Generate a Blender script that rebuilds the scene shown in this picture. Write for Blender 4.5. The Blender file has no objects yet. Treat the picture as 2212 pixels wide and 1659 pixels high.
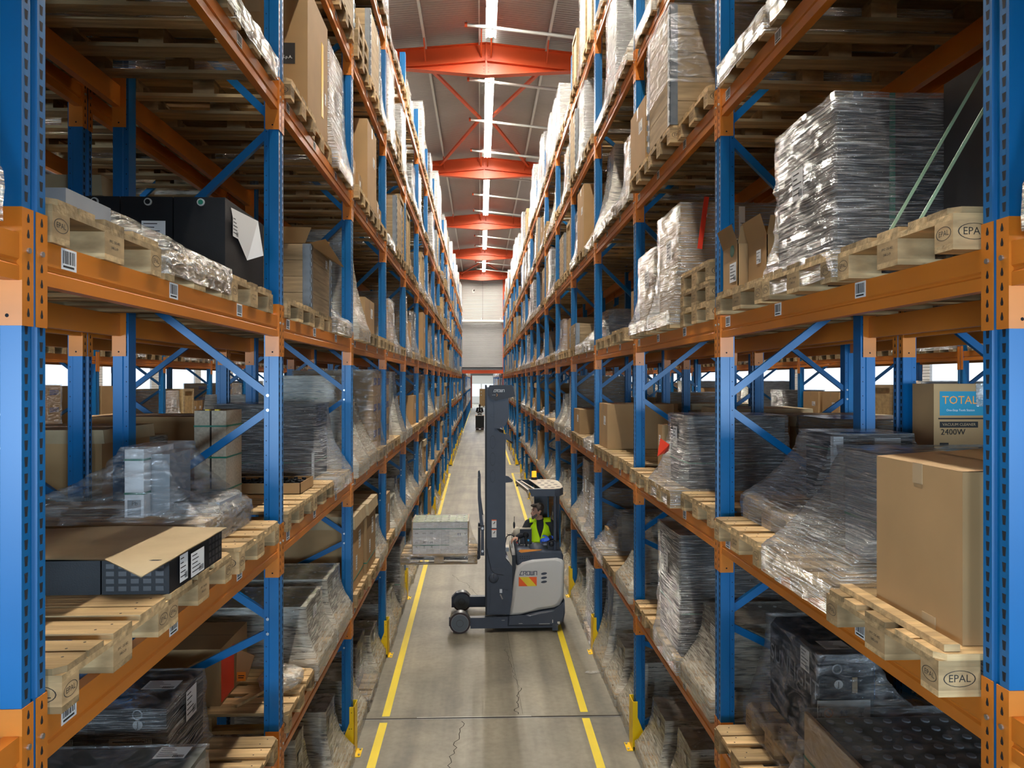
import bpy, math, random
from mathutils import Vector, Matrix, noise
R = random.Random(7); 
SC = bpy.context.scene
COL = SC.collection
PI = math.pi

# ------------------------------------------------------------------ camera, world, light, exposure
cam_d = bpy.data.cameras.new('camera'); cam = bpy.data.objects.new('camera', cam_d); COL.objects.link(cam)
cam_d.sensor_fit = 'HORIZONTAL'; cam_d.sensor_width = 36.0
cam_d.lens = 36.0 * 1590.6 / 2212.0
cam_d.shift_y = -(829.5 - 822.5) / 2212.0
cam_d.clip_end = 300
cam.location = (0, 0, 3.97)
cam.rotation_euler = (PI / 2, 0, -0.0426)
SC.camera = cam
w = bpy.data.worlds.new('world'); SC.world = w; w.use_nodes = True
w.node_tree.nodes['Background'].inputs[0].default_value = (0.75, 0.86, 1.0, 1)
w.node_tree.nodes['Background'].inputs[1].default_value = 1.0
SC.view_settings.view_transform = 'Standard'; SC.view_settings.look = 'None'
SC.view_settings.gamma = 1; SC.view_settings.use_curve_mapping = False
SC.view_settings.exposure = 0.5
SC.cycles.max_bounces = 5; SC.cycles.diffuse_bounces = 4; SC.cycles.glossy_bounces = 2
SC.cycles.transmission_bounces = 2; SC.cycles.transparent_max_bounces = 10
SC.cycles.sample_clamp_indirect = 6; SC.cycles.caustics_reflective = False; SC.cycles.caustics_refractive = False
LAMP = 275.0

def area_light(name, loc, rot, sx, sy, power, col):
    d = bpy.data.lights.new(name, 'AREA'); d.shape = 'RECTANGLE'; d.size = sx; d.size_y = sy
    d.energy = power; d.color = col
    o = bpy.data.objects.new(name, d); COL.objects.link(o); o.location = loc; o.rotation_euler = rot
    return o
# unseen cool daylight from behind the photographer, added as area lights
area_light('unseen_rear_daylight', (0.2, -9.6, 3.2), (PI / 2, 0, 0), 2.4, 2.0, 330, (0.62, 0.80, 1.0))
for s_ in (-1, 1): area_light('added_side_light', (s_ * 5.2 + 0.15, -7.0, 3.55), (PI / 2, 0, s_ * 0.55), 2.4, 1.3, 700, (0.60, 0.80, 1.0))  # no doors here; side lights added to shine through the rack gap
# daylight in the dispatch hall beyond the far opening
area_light('daylight_dispatch_hall', (-0.5, 118, 7.5), (0, 0, 0), 12, 14, 2500, (0.85, 0.93, 1.0))
area_light('daylight_far_cross_hall', (-0.2, 82, 7.2), (0, 0, 0), 5, 30, 1500, (0.95, 0.96, 1.0))

# ------------------------------------------------------------------ materials
def N(nt, t, **kw):
    n = nt.nodes.new(t)
    for k, v in kw.items(): setattr(n, k, v)
    return n
MATS = {}
def mat(name, col, rough=0.5, metal=0.0, var=0.0, nscale=None, namt=0.0, bump=0.0, bscale=None, spec=0.5, emit=None, coat=0.0, ncol=None):
    m = bpy.data.materials.new(name); m.use_nodes = True; nt = m.node_tree; L = nt.links
    b = nt.nodes['Principled BSDF']; b.inputs['Roughness'].default_value = rough; b.inputs['Metallic'].default_value = metal
    b.inputs['Specular IOR Level'].default_value = spec; b.inputs['Coat Weight'].default_value = coat
    b.inputs['Base Color'].default_value = (*col, 1)
    if emit: b.inputs['Emission Color'].default_value = (*emit[:3], 1); b.inputs['Emission Strength'].default_value = emit[3]
    src = None
    if nscale or bump:
        tc = N(nt, 'ShaderNodeTexCoord')
    if nscale:
        mp = N(nt, 'ShaderNodeMapping'); mp.inputs['Scale'].default_value = nscale; L.new(tc.outputs['Object'], mp.inputs[0])
        nz = N(nt, 'ShaderNodeTexNoise'); nz.inputs['Scale'].default_value = 1; nz.inputs['Detail'].default_value = 5; L.new(mp.outputs[0], nz.inputs['Vector'])
        mr = N(nt, 'ShaderNodeMapRange'); mr.inputs['From Min'].default_value = 0.3; mr.inputs['From Max'].default_value = 0.7; L.new(nz.outputs['Fac'], mr.inputs[0])
        mx = N(nt, 'ShaderNodeMix', data_type='RGBA')
        c2 = ncol if ncol else tuple(c * (1 - namt) for c in col)
        mx.inputs['A'].default_value = (*c2, 1); mx.inputs['B'].default_value = (*col, 1); L.new(mr.outputs[0], mx.inputs['Factor'])
        src = mx.outputs['Result']
    if var:
        oi = N(nt, 'ShaderNodeObjectInfo'); mr2 = N(nt, 'ShaderNodeMapRange'); mr2.inputs['To Min'].default_value = 1 - var; mr2.inputs['To Max'].default_value = 1 + var * 0.5
        L.new(oi.outputs['Random'], mr2.inputs[0]); hs = N(nt, 'ShaderNodeHueSaturation'); L.new(mr2.outputs[0], hs.inputs['Value'])
        if src: L.new(src, hs.inputs['Color'])
        else: hs.inputs['Color'].default_value = (*col, 1)
        src = hs.outputs[0]
    if src: L.new(src, b.inputs['Base Color'])
    if bump:
        mp = N(nt, 'ShaderNodeMapping'); mp.inputs['Scale'].default_value = bscale or (20, 20, 20); L.new(tc.outputs['Object'], mp.inputs[0])
        nz = N(nt, 'ShaderNodeTexNoise'); nz.inputs['Scale'].default_value = 1; nz.inputs['Detail'].default_value = 3; L.new(mp.outputs[0], nz.inputs['Vector'])
        bp = N(nt, 'ShaderNodeBump'); bp.inputs['Strength'].default_value = bump; bp.inputs['Distance'].default_value = 0.02
        L.new(nz.outputs['Fac'], bp.inputs['Height']); L.new(bp.outputs[0], b.inputs['Normal'])
    MATS[name] = m
    return m
def film(name, fac=0.35, tint=(0.93, 0.93, 0.92), sc=(4, 4, 120), white=(0.75, 0.75, 0.74), rough=0.16, bump=1.0, lo=0.40, hi=0.66, metal=0.5, dist=0.03):
    m = bpy.data.materials.new(name); m.use_nodes = True; nt = m.node_tree; L = nt.links
    for n in list(nt.nodes): nt.nodes.remove(n)
    out = N(nt, 'ShaderNodeOutputMaterial'); tc = N(nt, 'ShaderNodeTexCoord')
    mp = N(nt, 'ShaderNodeMapping'); mp.inputs['Scale'].default_value = sc; mp.inputs['Rotation'].default_value = (0.16, 0.13, 0); L.new(tc.outputs['Object'], mp.inputs[0])
    nz = N(nt, 'ShaderNodeTexNoise'); nz.inputs['Scale'].default_value = 1; nz.inputs['Detail'].default_value = 6; nz.inputs['Distortion'].default_value = 1.2; L.new(mp.outputs[0], nz.inputs['Vector'])
    n2 = N(nt, 'ShaderNodeTexNoise'); n2.inputs['Scale'].default_value = 22; n2.inputs['Detail'].default_value = 4; L.new(tc.outputs['Object'], n2.inputs['Vector'])
    ad = N(nt, 'ShaderNodeMath', operation='ADD'); L.new(nz.outputs['Fac'], ad.inputs[0])
    ml = N(nt, 'ShaderNodeMath', operation='MULTIPLY'); L.new(n2.outputs['Fac'], ml.inputs[0]); ml.inputs[1].default_value = 0.45; L.new(ml.outputs[0], ad.inputs[1])
    bp = N(nt, 'ShaderNodeBump'); bp.inputs['Strength'].default_value = bump; bp.inputs['Distance'].default_value = dist; L.new(ad.outputs[0], bp.inputs['Height'])
    mr = N(nt, 'ShaderNodeMapRange'); mr.inputs['From Min'].default_value = lo; mr.inputs['From Max'].default_value = hi
    mr.inputs['To Min'].default_value = fac * 0.35; mr.inputs['To Max'].default_value = min(1, fac * 2.2); L.new(nz.outputs['Fac'], mr.inputs[0])
    tr = N(nt, 'ShaderNodeBsdfTransparent'); tr.inputs[0].default_value = (*tint, 1)
    pb = N(nt, 'ShaderNodeBsdfPrincipled'); pb.inputs['Base Color'].default_value = (*white, 1); pb.inputs['Roughness'].default_value = rough
    pb.inputs['Specular IOR Level'].default_value = 1.0; pb.inputs['Metallic'].default_value = metal; pb.inputs['Coat Weight'].default_value = 0.3; pb.inputs['Coat Roughness'].default_value = 0.05
    L.new(bp.outputs[0], pb.inputs['Normal']); L.new(bp.outputs[0], pb.inputs['Coat Normal'])
    mx = N(nt, 'ShaderNodeMixShader'); L.new(mr.outputs[0], mx.inputs[0]); L.new(tr.outputs[0], mx.inputs[1]); L.new(pb.outputs[0], mx.inputs[2])
    L.new(mx.outputs[0], out.inputs[0]); MATS[name] = m
    return m
mat('wood', (0.66, 0.45, 0.22), 0.7, var=0.5, nscale=(2.0, 22, 22), namt=0.5, bump=0.25, bscale=(3, 50, 50), spec=0.25)
mat('wood_block', (0.56, 0.38, 0.19), 0.8, var=0.45, nscale=(9, 9, 22), namt=0.42, spec=0.2)
mat('wood_collar', (0.50, 0.36, 0.20), 0.7, var=0.2, nscale=(3, 3, 30), namt=0.4, spec=0.25)
mat('ply', (0.60, 0.42, 0.20), 0.65, var=0.15, nscale=(14, 14, 14), namt=0.35, spec=0.3)
mat('particle_board', (0.50, 0.42, 0.31), 0.85, nscale=(60, 60, 60), namt=0.3)
mat('gap_dark', (0.03, 0.022, 0.015), 0.9)
mat('ink', (0.02, 0.017, 0.015), 0.8)
mat('carton', (0.43, 0.265, 0.12), 0.72, var=0.22, nscale=(3, 3, 3), namt=0.14, spec=0.3)
mat('carton_edge', (0.50, 0.34, 0.18), 0.72)
mat('paperboard', (0.46, 0.35, 0.20), 0.7, nscale=(5, 5, 5), namt=0.18)
mat('tape', (0.42, 0.30, 0.17), 0.25, spec=0.6)
mat('paper', (0.78, 0.78, 0.76), 0.6)
mat('black_plastic', (0.009, 0.0095, 0.011), 0.6, spec=0.3, nscale=(6, 6, 6), namt=0.3, bump=0.06, bscale=(160, 160, 160))
mat('dark_goods', (0.035, 0.036, 0.04), 0.5, var=0.5, nscale=(8, 8, 8), namt=0.4)
mat('cell_top', (0.09, 0.10, 0.085), 0.5, var=0.3)
mat('green_board', (0.30, 0.36, 0.23), 0.6)
mat('cap', (0.42, 0.44, 0.42), 0.45)
mat('white_goods', (0.72, 0.72, 0.73), 0.5, var=0.15)
mat('grey_goods', (0.30, 0.33, 0.36), 0.5, var=0.3, nscale=(4, 4, 4), namt=0.25)
mat('strap', (0.015, 0.16, 0.10), 0.35)
mat('strap_pale', (0.33, 0.48, 0.30), 0.35)
mat('red_tape', (0.75, 0.05, 0.02), 0.5)
mat('blue_print', (0.03, 0.05, 0.20), 0.6)
mat('cyan_print', (0.0, 0.22, 0.34), 0.6)
mat('blue_tape', (0.02, 0.35, 0.70), 0.45)
mat('blue', (0.0, 0.125, 0.34), 0.36, nscale=(2.2, 2.2, 2.2), namt=0.12, spec=0.5)
mat('blue_dark', (0.010, 0.045, 0.11), 0.6)
mat('hole', (0.004, 0.005, 0.008), 0.9)
mat('orange', (0.66, 0.20, 0.018), 0.38, nscale=(1.2, 1.2, 9), namt=0.16, spec=0.5)
mat('yellow', (0.92, 0.60, 0.0), 0.42, nscale=(5, 5, 5), namt=0.08)
mat('tape_yellow', (0.90, 0.68, 0.04), 0.5, nscale=(9, 2, 1), namt=0.12)
mat('steel', (0.55, 0.56, 0.57), 0.35, 0.9)
mat('zinc', (0.29, 0.31, 0.32), 0.42, 0.7, nscale=(14, 14, 14), namt=0.2)
mat('zinc_pale', (0.66, 0.66, 0.62), 0.45, 0.3)
mat('red_steel', (0.66, 0.085, 0.018), 0.42, nscale=(1, 1, 1), namt=0.08)
mat('lamp_glow', (1, 1, 1), 0.5, emit=(1.0, 0.93, 0.82, LAMP))
mat('lamp_body', (0.8, 0.8, 0.8), 0.4)
mat('truck_grey', (0.052, 0.066, 0.095), 0.45, nscale=(7, 7, 7), namt=0.12, spec=0.45)
mat('truck_dark', (0.014, 0.016, 0.022), 0.5)
mat('truck_navy', (0.02, 0.035, 0.085), 0.4)
mat('truck_white', (0.60, 0.60, 0.585), 0.42)
mat('truck_beige', (0.50, 0.45, 0.36), 0.5)
mat('rubber', (0.035, 0.022, 0.024), 0.6)
mat('rim', (0.10, 0.12, 0.14), 0.4)
mat('amber', (0.95, 0.25, 0.01), 0.2, emit=(1.0, 0.35, 0.02, 1.2))
mat('accent_orange', (0.85, 0.30, 0.03), 0.5)
mat('reflect_orange', (0.95, 0.13, 0.015), 0.4)
mat('vest', (0.60, 0.95, 0.0), 0.7, emit=(0.5, 0.9, 0.0, 0.0))
mat('vest_band', (0.75, 0.78, 0.82), 0.35)
mat('skin', (0.55, 0.30, 0.21), 0.55)
mat('skin_dark', (0.10, 0.05, 0.035), 0.5)
mat('hair', (0.035, 0.024, 0.018), 0.6, bump=0.7, bscale=(60, 60, 20))
mat('beard', (0.10, 0.085, 0.075), 0.8)
mat('cloth_black', (0.012, 0.014, 0.02), 0.85, bump=0.4, bscale=(18, 18, 18))
mat('glove', (0.03, 0.13, 0.72), 0.45)
mat('eye', (0.03, 0.02, 0.02), 0.3)
mat('pipe_white', (0.80, 0.79, 0.76), 0.45)
mat('wall_panel_white', (0.62, 0.60, 0.56), 0.6)
film('film', 0.40)
film('film_heavy', 0.58, white=(0.70, 0.69, 0.66))
film('film_dark', 0.22, tint=(0.75, 0.75, 0.74), bump=1.0, rough=0.08)
film('film_clear', 0.22, sc=(5, 5, 18))
film('film_white', 0.85, sc=(6, 6, 20), white=(0.80, 0.79, 0.76))
film('film_tent', 0.43, sc=(5, 5, 60), white=(0.70, 0.66, 0.56), metal=0.1, lo=0.25, hi=0.75, bump=0.6, dist=0.015)
film('film_low', 0.55, sc=(9, 9, 30), white=(0.70, 0.66, 0.58))

def floor_mat():
    m = bpy.data.materials.new('concrete'); m.use_nodes = True; nt = m.node_tree; L = nt.links; b = nt.nodes['Principled BSDF']
    tc = N(nt, 'ShaderNodeTexCoord')
    def nz(sc, det, dist=0.0):
        mp = N(nt, 'ShaderNodeMapping'); mp.inputs['Scale'].default_value = sc; L.new(tc.outputs['Object'], mp.inputs[0])
        n = N(nt, 'ShaderNodeTexNoise'); n.inputs['Scale'].default_value = 1; n.inputs['Detail'].default_value = det; n.inputs['Distortion'].default_value = dist; L.new(mp.outputs[0], n.inputs['Vector'])
        return n.outputs['Fac']
    a = nz((3.2, 0.14, 1), 4); c = nz((0.9, 0.9, 1), 8, 0.8); d = nz((14, 14, 1), 6)
    r1 = N(nt, 'ShaderNodeValToRGB'); r1.color_ramp.elements[0].position = 0.32; r1.color_ramp.elements[0].color = (0.175, 0.158, 0.122, 1); r1.color_ramp.elements[1].position = 0.66; r1.color_ramp.elements[1].color = (0.31, 0.278, 0.213, 1); L.new(a, r1.inputs[0])
    r2 = N(nt, 'ShaderNodeValToRGB'); r2.color_ramp.elements[0].position = 0.3; r2.color_ramp.elements[0].color = (0.62, 0.62, 0.62, 1); r2.color_ramp.elements[1].position = 0.62; r2.color_ramp.elements[1].color = (1.12, 1.1, 1.06, 1); L.new(c, r2.inputs[0])
    r3 = N(nt, 'ShaderNodeValToRGB'); r3.color_ramp.elements[0].position = 0.25; r3.color_ramp.elements[0].color = (0.8, 0.8, 0.8, 1); r3.color_ramp.elements[1].position = 0.6; r3.color_ramp.elements[1].color = (1.05, 1.05, 1.05, 1); L.new(d, r3.inputs[0])
    m1 = N(nt, 'ShaderNodeMix', data_type='RGBA', blend_type='MULTIPLY'); m1.inputs['Factor'].default_value = 0.8; L.new(r1.outputs[0], m1.inputs['A']); L.new(r2.outputs[0], m1.inputs['B'])
    m2 = N(nt, 'ShaderNodeMix', data_type='RGBA', blend_type='MULTIPLY'); m2.inputs['Factor'].default_value = 0.8; L.new(m1.outputs['Result'], m2.inputs['A']); L.new(r3.outputs[0], m2.inputs['B'])
    L.new(m2.outputs['Result'], b.inputs['Base Color']); b.inputs['Roughness'].default_value = 0.48
    MATS['concrete'] = m
floor_mat()
def corrugated(name, col, axis, scale, metal=0.5, rough=0.4, strength=0.5):
    m = bpy.data.materials.new(name); m.use_nodes = True; nt = m.node_tree; L = nt.links; b = nt.nodes['Principled BSDF']
    tc = N(nt, 'ShaderNodeTexCoord'); wv = N(nt, 'ShaderNodeTexWave', wave_type='BANDS', bands_direction=axis); wv.inputs['Scale'].default_value = scale; wv.inputs['Distortion'].default_value = 0
    L.new(tc.outputs['Object'], wv.inputs['Vector']); bp = N(nt, 'ShaderNodeBump'); bp.inputs['Strength'].default_value = strength; bp.inputs['Distance'].default_value = 0.02
    L.new(wv.outputs['Fac'], bp.inputs['Height']); L.new(bp.outputs[0], b.inputs['Normal'])
    nz = N(nt, 'ShaderNodeTexNoise'); nz.inputs['Scale'].default_value = 0.5; nz.inputs['Detail'].default_value = 2; L.new(tc.outputs['Object'], nz.inputs['Vector'])
    mx = N(nt, 'ShaderNodeMix', data_type='RGBA'); L.new(nz.outputs['Fac'], mx.inputs['Factor']); mx.inputs['A'].default_value = (*[c * 0.8 for c in col], 1); mx.inputs['B'].default_value = (*[c * 1.15 for c in col], 1)
    L.new(mx.outputs['Result'], b.inputs['Base Color'])
    b.inputs['Metallic'].default_value = metal; b.inputs['Roughness'].default_value = rough; MATS[name] = m
corrugated('roof_panel', (0.36, 0.33, 0.31), 'Y', 3.2, 0.55, 0.40, 0.35)
corrugated('wall_panel', (0.50, 0.49, 0.47), 'Z', 2.6, 0.1, 0.5, 0.6)
corrugated('door_panel', (0.33, 0.33, 0.33), 'Z', 3.4, 0.3, 0.45, 0.7)

# ------------------------------------------------------------------ mesh builder
TXT = {}
def text_geo(s):
    if s not in TXT:
        cu = bpy.data.curves.new('tmp', 'FONT'); cu.body = s; cu.size = 1; cu.resolution_u = 2; cu.align_x = 'CENTER'; cu.align_y = 'CENTER'
        o = bpy.data.objects.new('tmp', cu); COL.objects.link(o)
        dg = bpy.context.evaluated_depsgraph_get(); dg.update(); me = o.evaluated_get(dg).to_mesh()
        TXT[s] = ([v.co.copy() for v in me.vertices], [tuple(p.vertices) for p in me.polygons])
        o.evaluated_get(dg).to_mesh_clear(); bpy.data.objects.remove(o); bpy.data.curves.remove(cu)
    return TXT[s]
class MB:
    def __init__(s): s.v = []; s.f = []; s.m = []; s.mats = []; s.sm = []
    def mi(s, m):
        if m not in s.mats: s.mats.append(m)
        return s.mats.index(m)
    def add(s, vs, fs, m, smooth=False):
        b = len(s.v); k = s.mi(m); s.v.extend([tuple(q) for q in vs])
        for f in fs: s.f.append(tuple(b + i for i in f)); s.m.append(k); s.sm.append(smooth)
        return s
    def box(s, x0, y0, z0, x1, y1, z1, m):
        return s.add([(x0, y0, z0), (x1, y0, z0), (x1, y1, z0), (x0, y1, z0), (x0, y0, z1), (x1, y0, z1), (x1, y1, z1), (x0, y1, z1)],
                     [(0, 3, 2, 1), (4, 5, 6, 7), (0, 1, 5, 4), (1, 2, 6, 5), (2, 3, 7, 6), (3, 0, 4, 7)], m)
    def prism(s, pts, axis, a, b, m, smooth=False):
        n = len(pts)
        def P(p, t):
            return {'x': (t, p[0], p[1]), 'y': (p[0], t, p[1]), 'z': (p[0], p[1], t)}[axis]
        return s.add([P(p, a) for p in pts] + [P(p, b) for p in pts],
                     [(i, (i + 1) % n, n + (i + 1) % n, n + i) for i in range(n)], m, smooth).add([P(p, a) for p in pts] + [P(p, b) for p in pts], [tuple(range(n))[::-1], tuple(range(n, 2 * n))], m)
    def cyl(s, p0, p1, r0, m, r1=None, n=10, caps=True, smooth=True):
        p0 = Vector(p0); p1 = Vector(p1); r1 = r0 if r1 is None else r1; d = (p1 - p0).normalized()
        u = d.orthogonal().normalized(); w_ = d.cross(u)
        A = [p0 + (u * math.cos(2 * PI * i / n) + w_ * math.sin(2 * PI * i / n)) * r0 for i in range(n)]
        B = [p1 + (u * math.cos(2 * PI * i / n) + w_ * math.sin(2 * PI * i / n)) * r1 for i in range(n)]
        s.add(A + B, [(i, (i + 1) % n, n + (i + 1) % n, n + i) for i in range(n)], m, smooth)
        if caps: s.add(A + B, [tuple(range(n))[::-1], tuple(range(n, 2 * n))], m)
        return s
    def bar(s, p0, p1, w_, h, m, up=(0, 0, 1)):
        p0 = Vector(p0); p1 = Vector(p1); d = (p1 - p0).normalized(); up = Vector(up)
        if abs(d.dot(up)) > 0.98: up = Vector((0, 1, 0))
        r = d.cross(up).normalized() * (w_ / 2); u = r.cross(d).normalized() * (h / 2)
        vs = [p + a * r + b * u for p in (p0, p1) for a, b in ((-1, -1), (1, -1), (1, 1), (-1, 1))]
        return s.add(vs, [(0, 1, 2, 3)[::-1], (4, 5, 6, 7), (0, 1, 5, 4), (1, 2, 6, 5), (2, 3, 7, 6), (3, 0, 4, 7)], m)
    def path(s, pts, r, m, n=6):
        for a, b in zip(pts, pts[1:]): s.cyl(a, b, r, m, n=n, caps=True)
        return s
    def ell(s, c, r, m, n=14, k=9, rot=None):
        vs = []; fs = []
        for j in range(k + 1):
            t = PI * j / k
            for i in range(n):
                q = Vector((r[0] * math.sin(t) * math.cos(2 * PI * i / n), r[1] * math.sin(t) * math.sin(2 * PI * i / n), r[2] * math.cos(t)))
                if rot: q = rot @ q
                vs.append(Vector(c) + q)
        for j in range(k):
            for i in range(n): fs.append((j * n + i, (j + 1) * n + i, (j + 1) * n + (i + 1) % n, j * n + (i + 1) % n))
        return s.add(vs, fs, m, True)
    def text(s, t, size, M, m, sx=1.0):
        vs, fs = text_geo(t)
        return s.add([M @ Vector((v.x * size * sx, v.y * size, 0)) for v in vs], fs, m)
    def merge(s, o, M=None):
        b = len(s.v); s.v.extend([tuple(M @ Vector(q)) for q in o.v] if M else o.v)
        mm = [s.mi(k) for k in o.mats]
        s.f.extend([tuple(b + i for i in f) for f in o.f]); s.m.extend([mm[k] for k in o.m]); s.sm.extend(o.sm)
        return s
    def mesh(s, name):
        me = bpy.data.meshes.new(name); me.from_pydata(s.v, [], s.f)
        for k in s.mats: me.materials.append(MATS[k])
        me.polygons.foreach_set('material_index', s.m); me.polygons.foreach_set('use_smooth', s.sm); me.update()
        return me
FARBOX = MB()
def FACE(o, nrm):
    """matrix that puts text upright on a face with the given outward normal"""
    n = Vector(nrm).normalized(); up = Vector((0, 0, 1))
    if abs(n.z) > 0.9: up = Vector((0, 1, 0))
    x = up.cross(n).normalized(); y = n.cross(x)
    return Matrix(((x.x, y.x, n.x, o[0]), (x.y, y.y, n.y, o[1]), (x.z, y.z, n.z, o[2]), (0, 0, 0, 1)))
def obj(name, data, parent=None, loc=(0, 0, 0), rz=0.0):
    if isinstance(data, MB): data = data.mesh(name)
    o = bpy.data.objects.new(name, data); COL.objects.link(o); o.location = loc
    if rz: o.rotation_euler = (0, 0, rz)
    if parent: o.parent = parent
    return o
def tag(o, label, cat, group=None):
    o['label'] = label; o['category'] = cat
    if group: o['group'] = group
    return o
def struct(name, mb, loc=(0, 0, 0)):
    o = obj(name, mb, None, loc); o['kind'] = 'structure'; return o
def empty(name, loc=(0, 0, 0), rz=0.0):
    return obj(name, None, None, loc, rz)
def copy_tree(o, parent=None):
    c = o.copy(); COL.objects.link(c); c.parent = parent
    for ch in o.children: copy_tree(ch, c)
    return c
ORD = ['first', 'second', 'third', 'fourth', 'fifth', 'sixth', 'seventh', 'eighth', 'ninth', 'tenth', 'eleventh', 'twelfth', 'thirteenth', 'fourteenth', 'fifteenth', 'sixteenth', 'seventeenth', 'eighteenth', 'nineteenth', 'twentieth', 'twenty-first', 'twenty-second', 'twenty-third']

# ------------------------------------------------------------------ rack geometry
P = 2.8; Y0 = 2.26; UW = 0.12; UD = 0.10; FD = 1.10; UH = 9.95
XL = -1.37; XR = 1.67
LV = [0.0, 1.51, 2.91, 4.41, 5.95, 7.48, 9.01]
SLOT = [0.56, 1.41, 2.27]
POSTS = [Y0 + P * i for i in range(-1, 11)] + [34.5 + P * i for i in range(8)]     # near faces of the uprights
NBAY = len(POSTS) - 1
TUNNEL = 11                                                                     # bay index (0 = POSTS[0]) over the cross aisle
def bay_name(b): return 'edge bay' if b == 0 else ORD[b - 1] + ' bay'
LEVN = ['floor level', 'first beam level', 'second beam level', 'third beam level', 'fourth beam level', 'fifth beam level', 'top beam level']

# ---- upright frame: local origin at the aisle face / near face, x < 0 goes into the rack
def post_mb(holes=True):
    m = MB(); w_, d = UW, UD
    pts = [(0, 0), (0, 0.042), (-0.014, 0.048), (-0.014, 0.072), (0, 0.078), (0, w_), (-0.062, w_), (-0.068, w_ - 0.008), (-d, w_ - 0.008), (-d, 0.008), (-0.068, 0.008), (-0.062, 0)]
    m.prism(pts, 'z', 0.01, UH, 'blue')
    if holes:
        e = 0.0003
        for k in range(int(UH / 0.05)):
            z = 0.06 + 0.05 * k
            for y in (0.022, 0.098):
                m.add([(e, y - 0.006, z), (e, y + 0.006, z), (e, y + 0.009, z + 0.03), (e, y - 0.009, z + 0.03)], [(0, 1, 2, 3)], 'hole')
            if k % 2 == 0:
                for yy, dy in ((0.008 - e, -1), (w_ - 0.008 + e, 1)):
                    m.add([(-0.088, yy, z), (-0.082, yy, z), (-0.082, yy, z + 0.007), (-0.088, yy, z + 0.007)], [(0, 1, 2, 3)], 'hole')
    m.box(-d - 0.01, -0.01, 0, 0.005, w_ + 0.01, 0.012, 'blue_dark')
    return m
NODES = [(0.25, 0.70), (1.14, 0.76), (1.24, 1.72), (2.25, 1.78), (2.35, 3.0), (3.77, 3.1), (3.87, 4.6), (5.68, 4.75), (5.78, 6.7), (7.6, 6.8), (7.7, 8.6), (9.4, 8.7)]
POST = post_mb().mesh('post'); POST_F = post_mb(False).mesh('post')
def brace_mesh(zf, zr):
    m = MB(); y = UW / 2; a = (-0.075, y, zf); b = (-FD + 0.075, y, zr)
    m.bar(a, b, 0.035, 0.05, 'blue')
    for p in (a, b): m.cyl((p[0], -0.004 + 0.008, p[2]), (p[0], 0.012, p[2]), 0.011, 'steel', n=6)
    return m
BR = [brace_mesh(a, b) for a, b in NODES]
BRM = [b.mesh('brace') for b in BR]
ALLF = MB(); ALLF.merge(post_mb(False)); ALLF.merge(post_mb(False), Matrix.Translation((-FD, UW, 0)) @ Matrix.Rotation(PI, 4, 'Z'))
for b in BR: ALLF.merge(b)
ALLF = ALLF.mesh('upright_frame')
UP = None
def upright(x, y, flip, label, near):
    """flip=False: aisle face looks to +x"""
    global UP
    rz = PI if flip else 0; loc = (x, y + (UW if flip else 0), 0)
    if near:
        if UP is None:
            UP = empty('upright_frame')
            obj('post', POST, UP); obj('post', POST, UP, (-FD, UW, 0), PI)
            for b in BRM: obj('brace', b, UP)
            r = UP
        else: r = copy_tree(UP)
        r.location = loc; r.rotation_euler = (0, 0, rz)
    else:
        r = obj('upright_frame', ALLF, None, loc, rz)
    tag(r, label, 'rack upright', 'blue upright frames of the pallet racks')
    return r
# ---- beam: local origin = aisle face of rack, y from 0 (post far face) to length; x<0 into rack; z = beam top
def beam_body(Lb):
    m = MB(); pts = [(-0.004, 0), (-0.004, -0.075), (-0.012, -0.082), (-0.012, -0.090), (-0.004, -0.097), (-0.004, -0.14), (-0.05, -0.14), (-0.05, 0)]
    m.prism(pts, 'y', 0.005, Lb - 0.005, 'orange'); return m
def connector():
    """L plate at y=0 end, lying on the post before it (y<0)"""
    m = MB(); t = 0.004; z0, z1 = -0.275, 0.08
    m.box(0.0009, -0.052, z0, t, 0.0045, z1, 'orange'); m.box(-0.088, 0.0009, z0, 0.0009, 0.0045, z1, 'orange')
    for k in range(7):
        z = z0 + 0.028 + k * 0.0475; y = -0.026; e = t + 0.0005
        if k == 4: m.cyl((t, y, z + 0.01), (t + 0.006, y, z + 0.01), 0.009, 'steel', n=8); continue
        m.add([(e, y - 0.002, z + 0.026), (e, y - 0.007, z + 0.008), (e, y - 0.005, z), (e, y + 0.005, z), (e, y + 0.007, z + 0.008), (e, y + 0.002, z + 0.026)], [(0, 1, 2, 3, 4, 5)], 'hole')
    m.cyl((-0.04, 0.003, z0 + 0.03), (-0.04, 0.0046, z0 + 0.03), 0.006, 'hole', n=8)
    return m
def mirror_y(mb, L_):
    o = MB(); o.mats = list(mb.mats); o.v = [(x, L_ - y, z) for x, y, z in mb.v]; o.f = [tuple(reversed(f)) for f in mb.f]; o.m = list(mb.m); o.sm = list(mb.sm); return o
def barcode():
    m = MB(); m.box(0, -0.045, -0.035, 0.0008, 0.045, 0.035, 'paper'); r = random.Random(3); y = -0.038
    while y < 0.036:
        wd = r.choice((0.002, 0.004, 0.006)); m.box(0.0008, y, -0.015, 0.0012, y + wd, 0.028, 'ink'); y += wd + r.choice((0.003, 0.005))
    m.box(0.0008, -0.035, -0.028, 0.0012, 0.03, -0.021, 'ink'); return m
BARC = barcode().mesh('barcode_label'); CONN = connector(); BEAMS = {}
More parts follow.
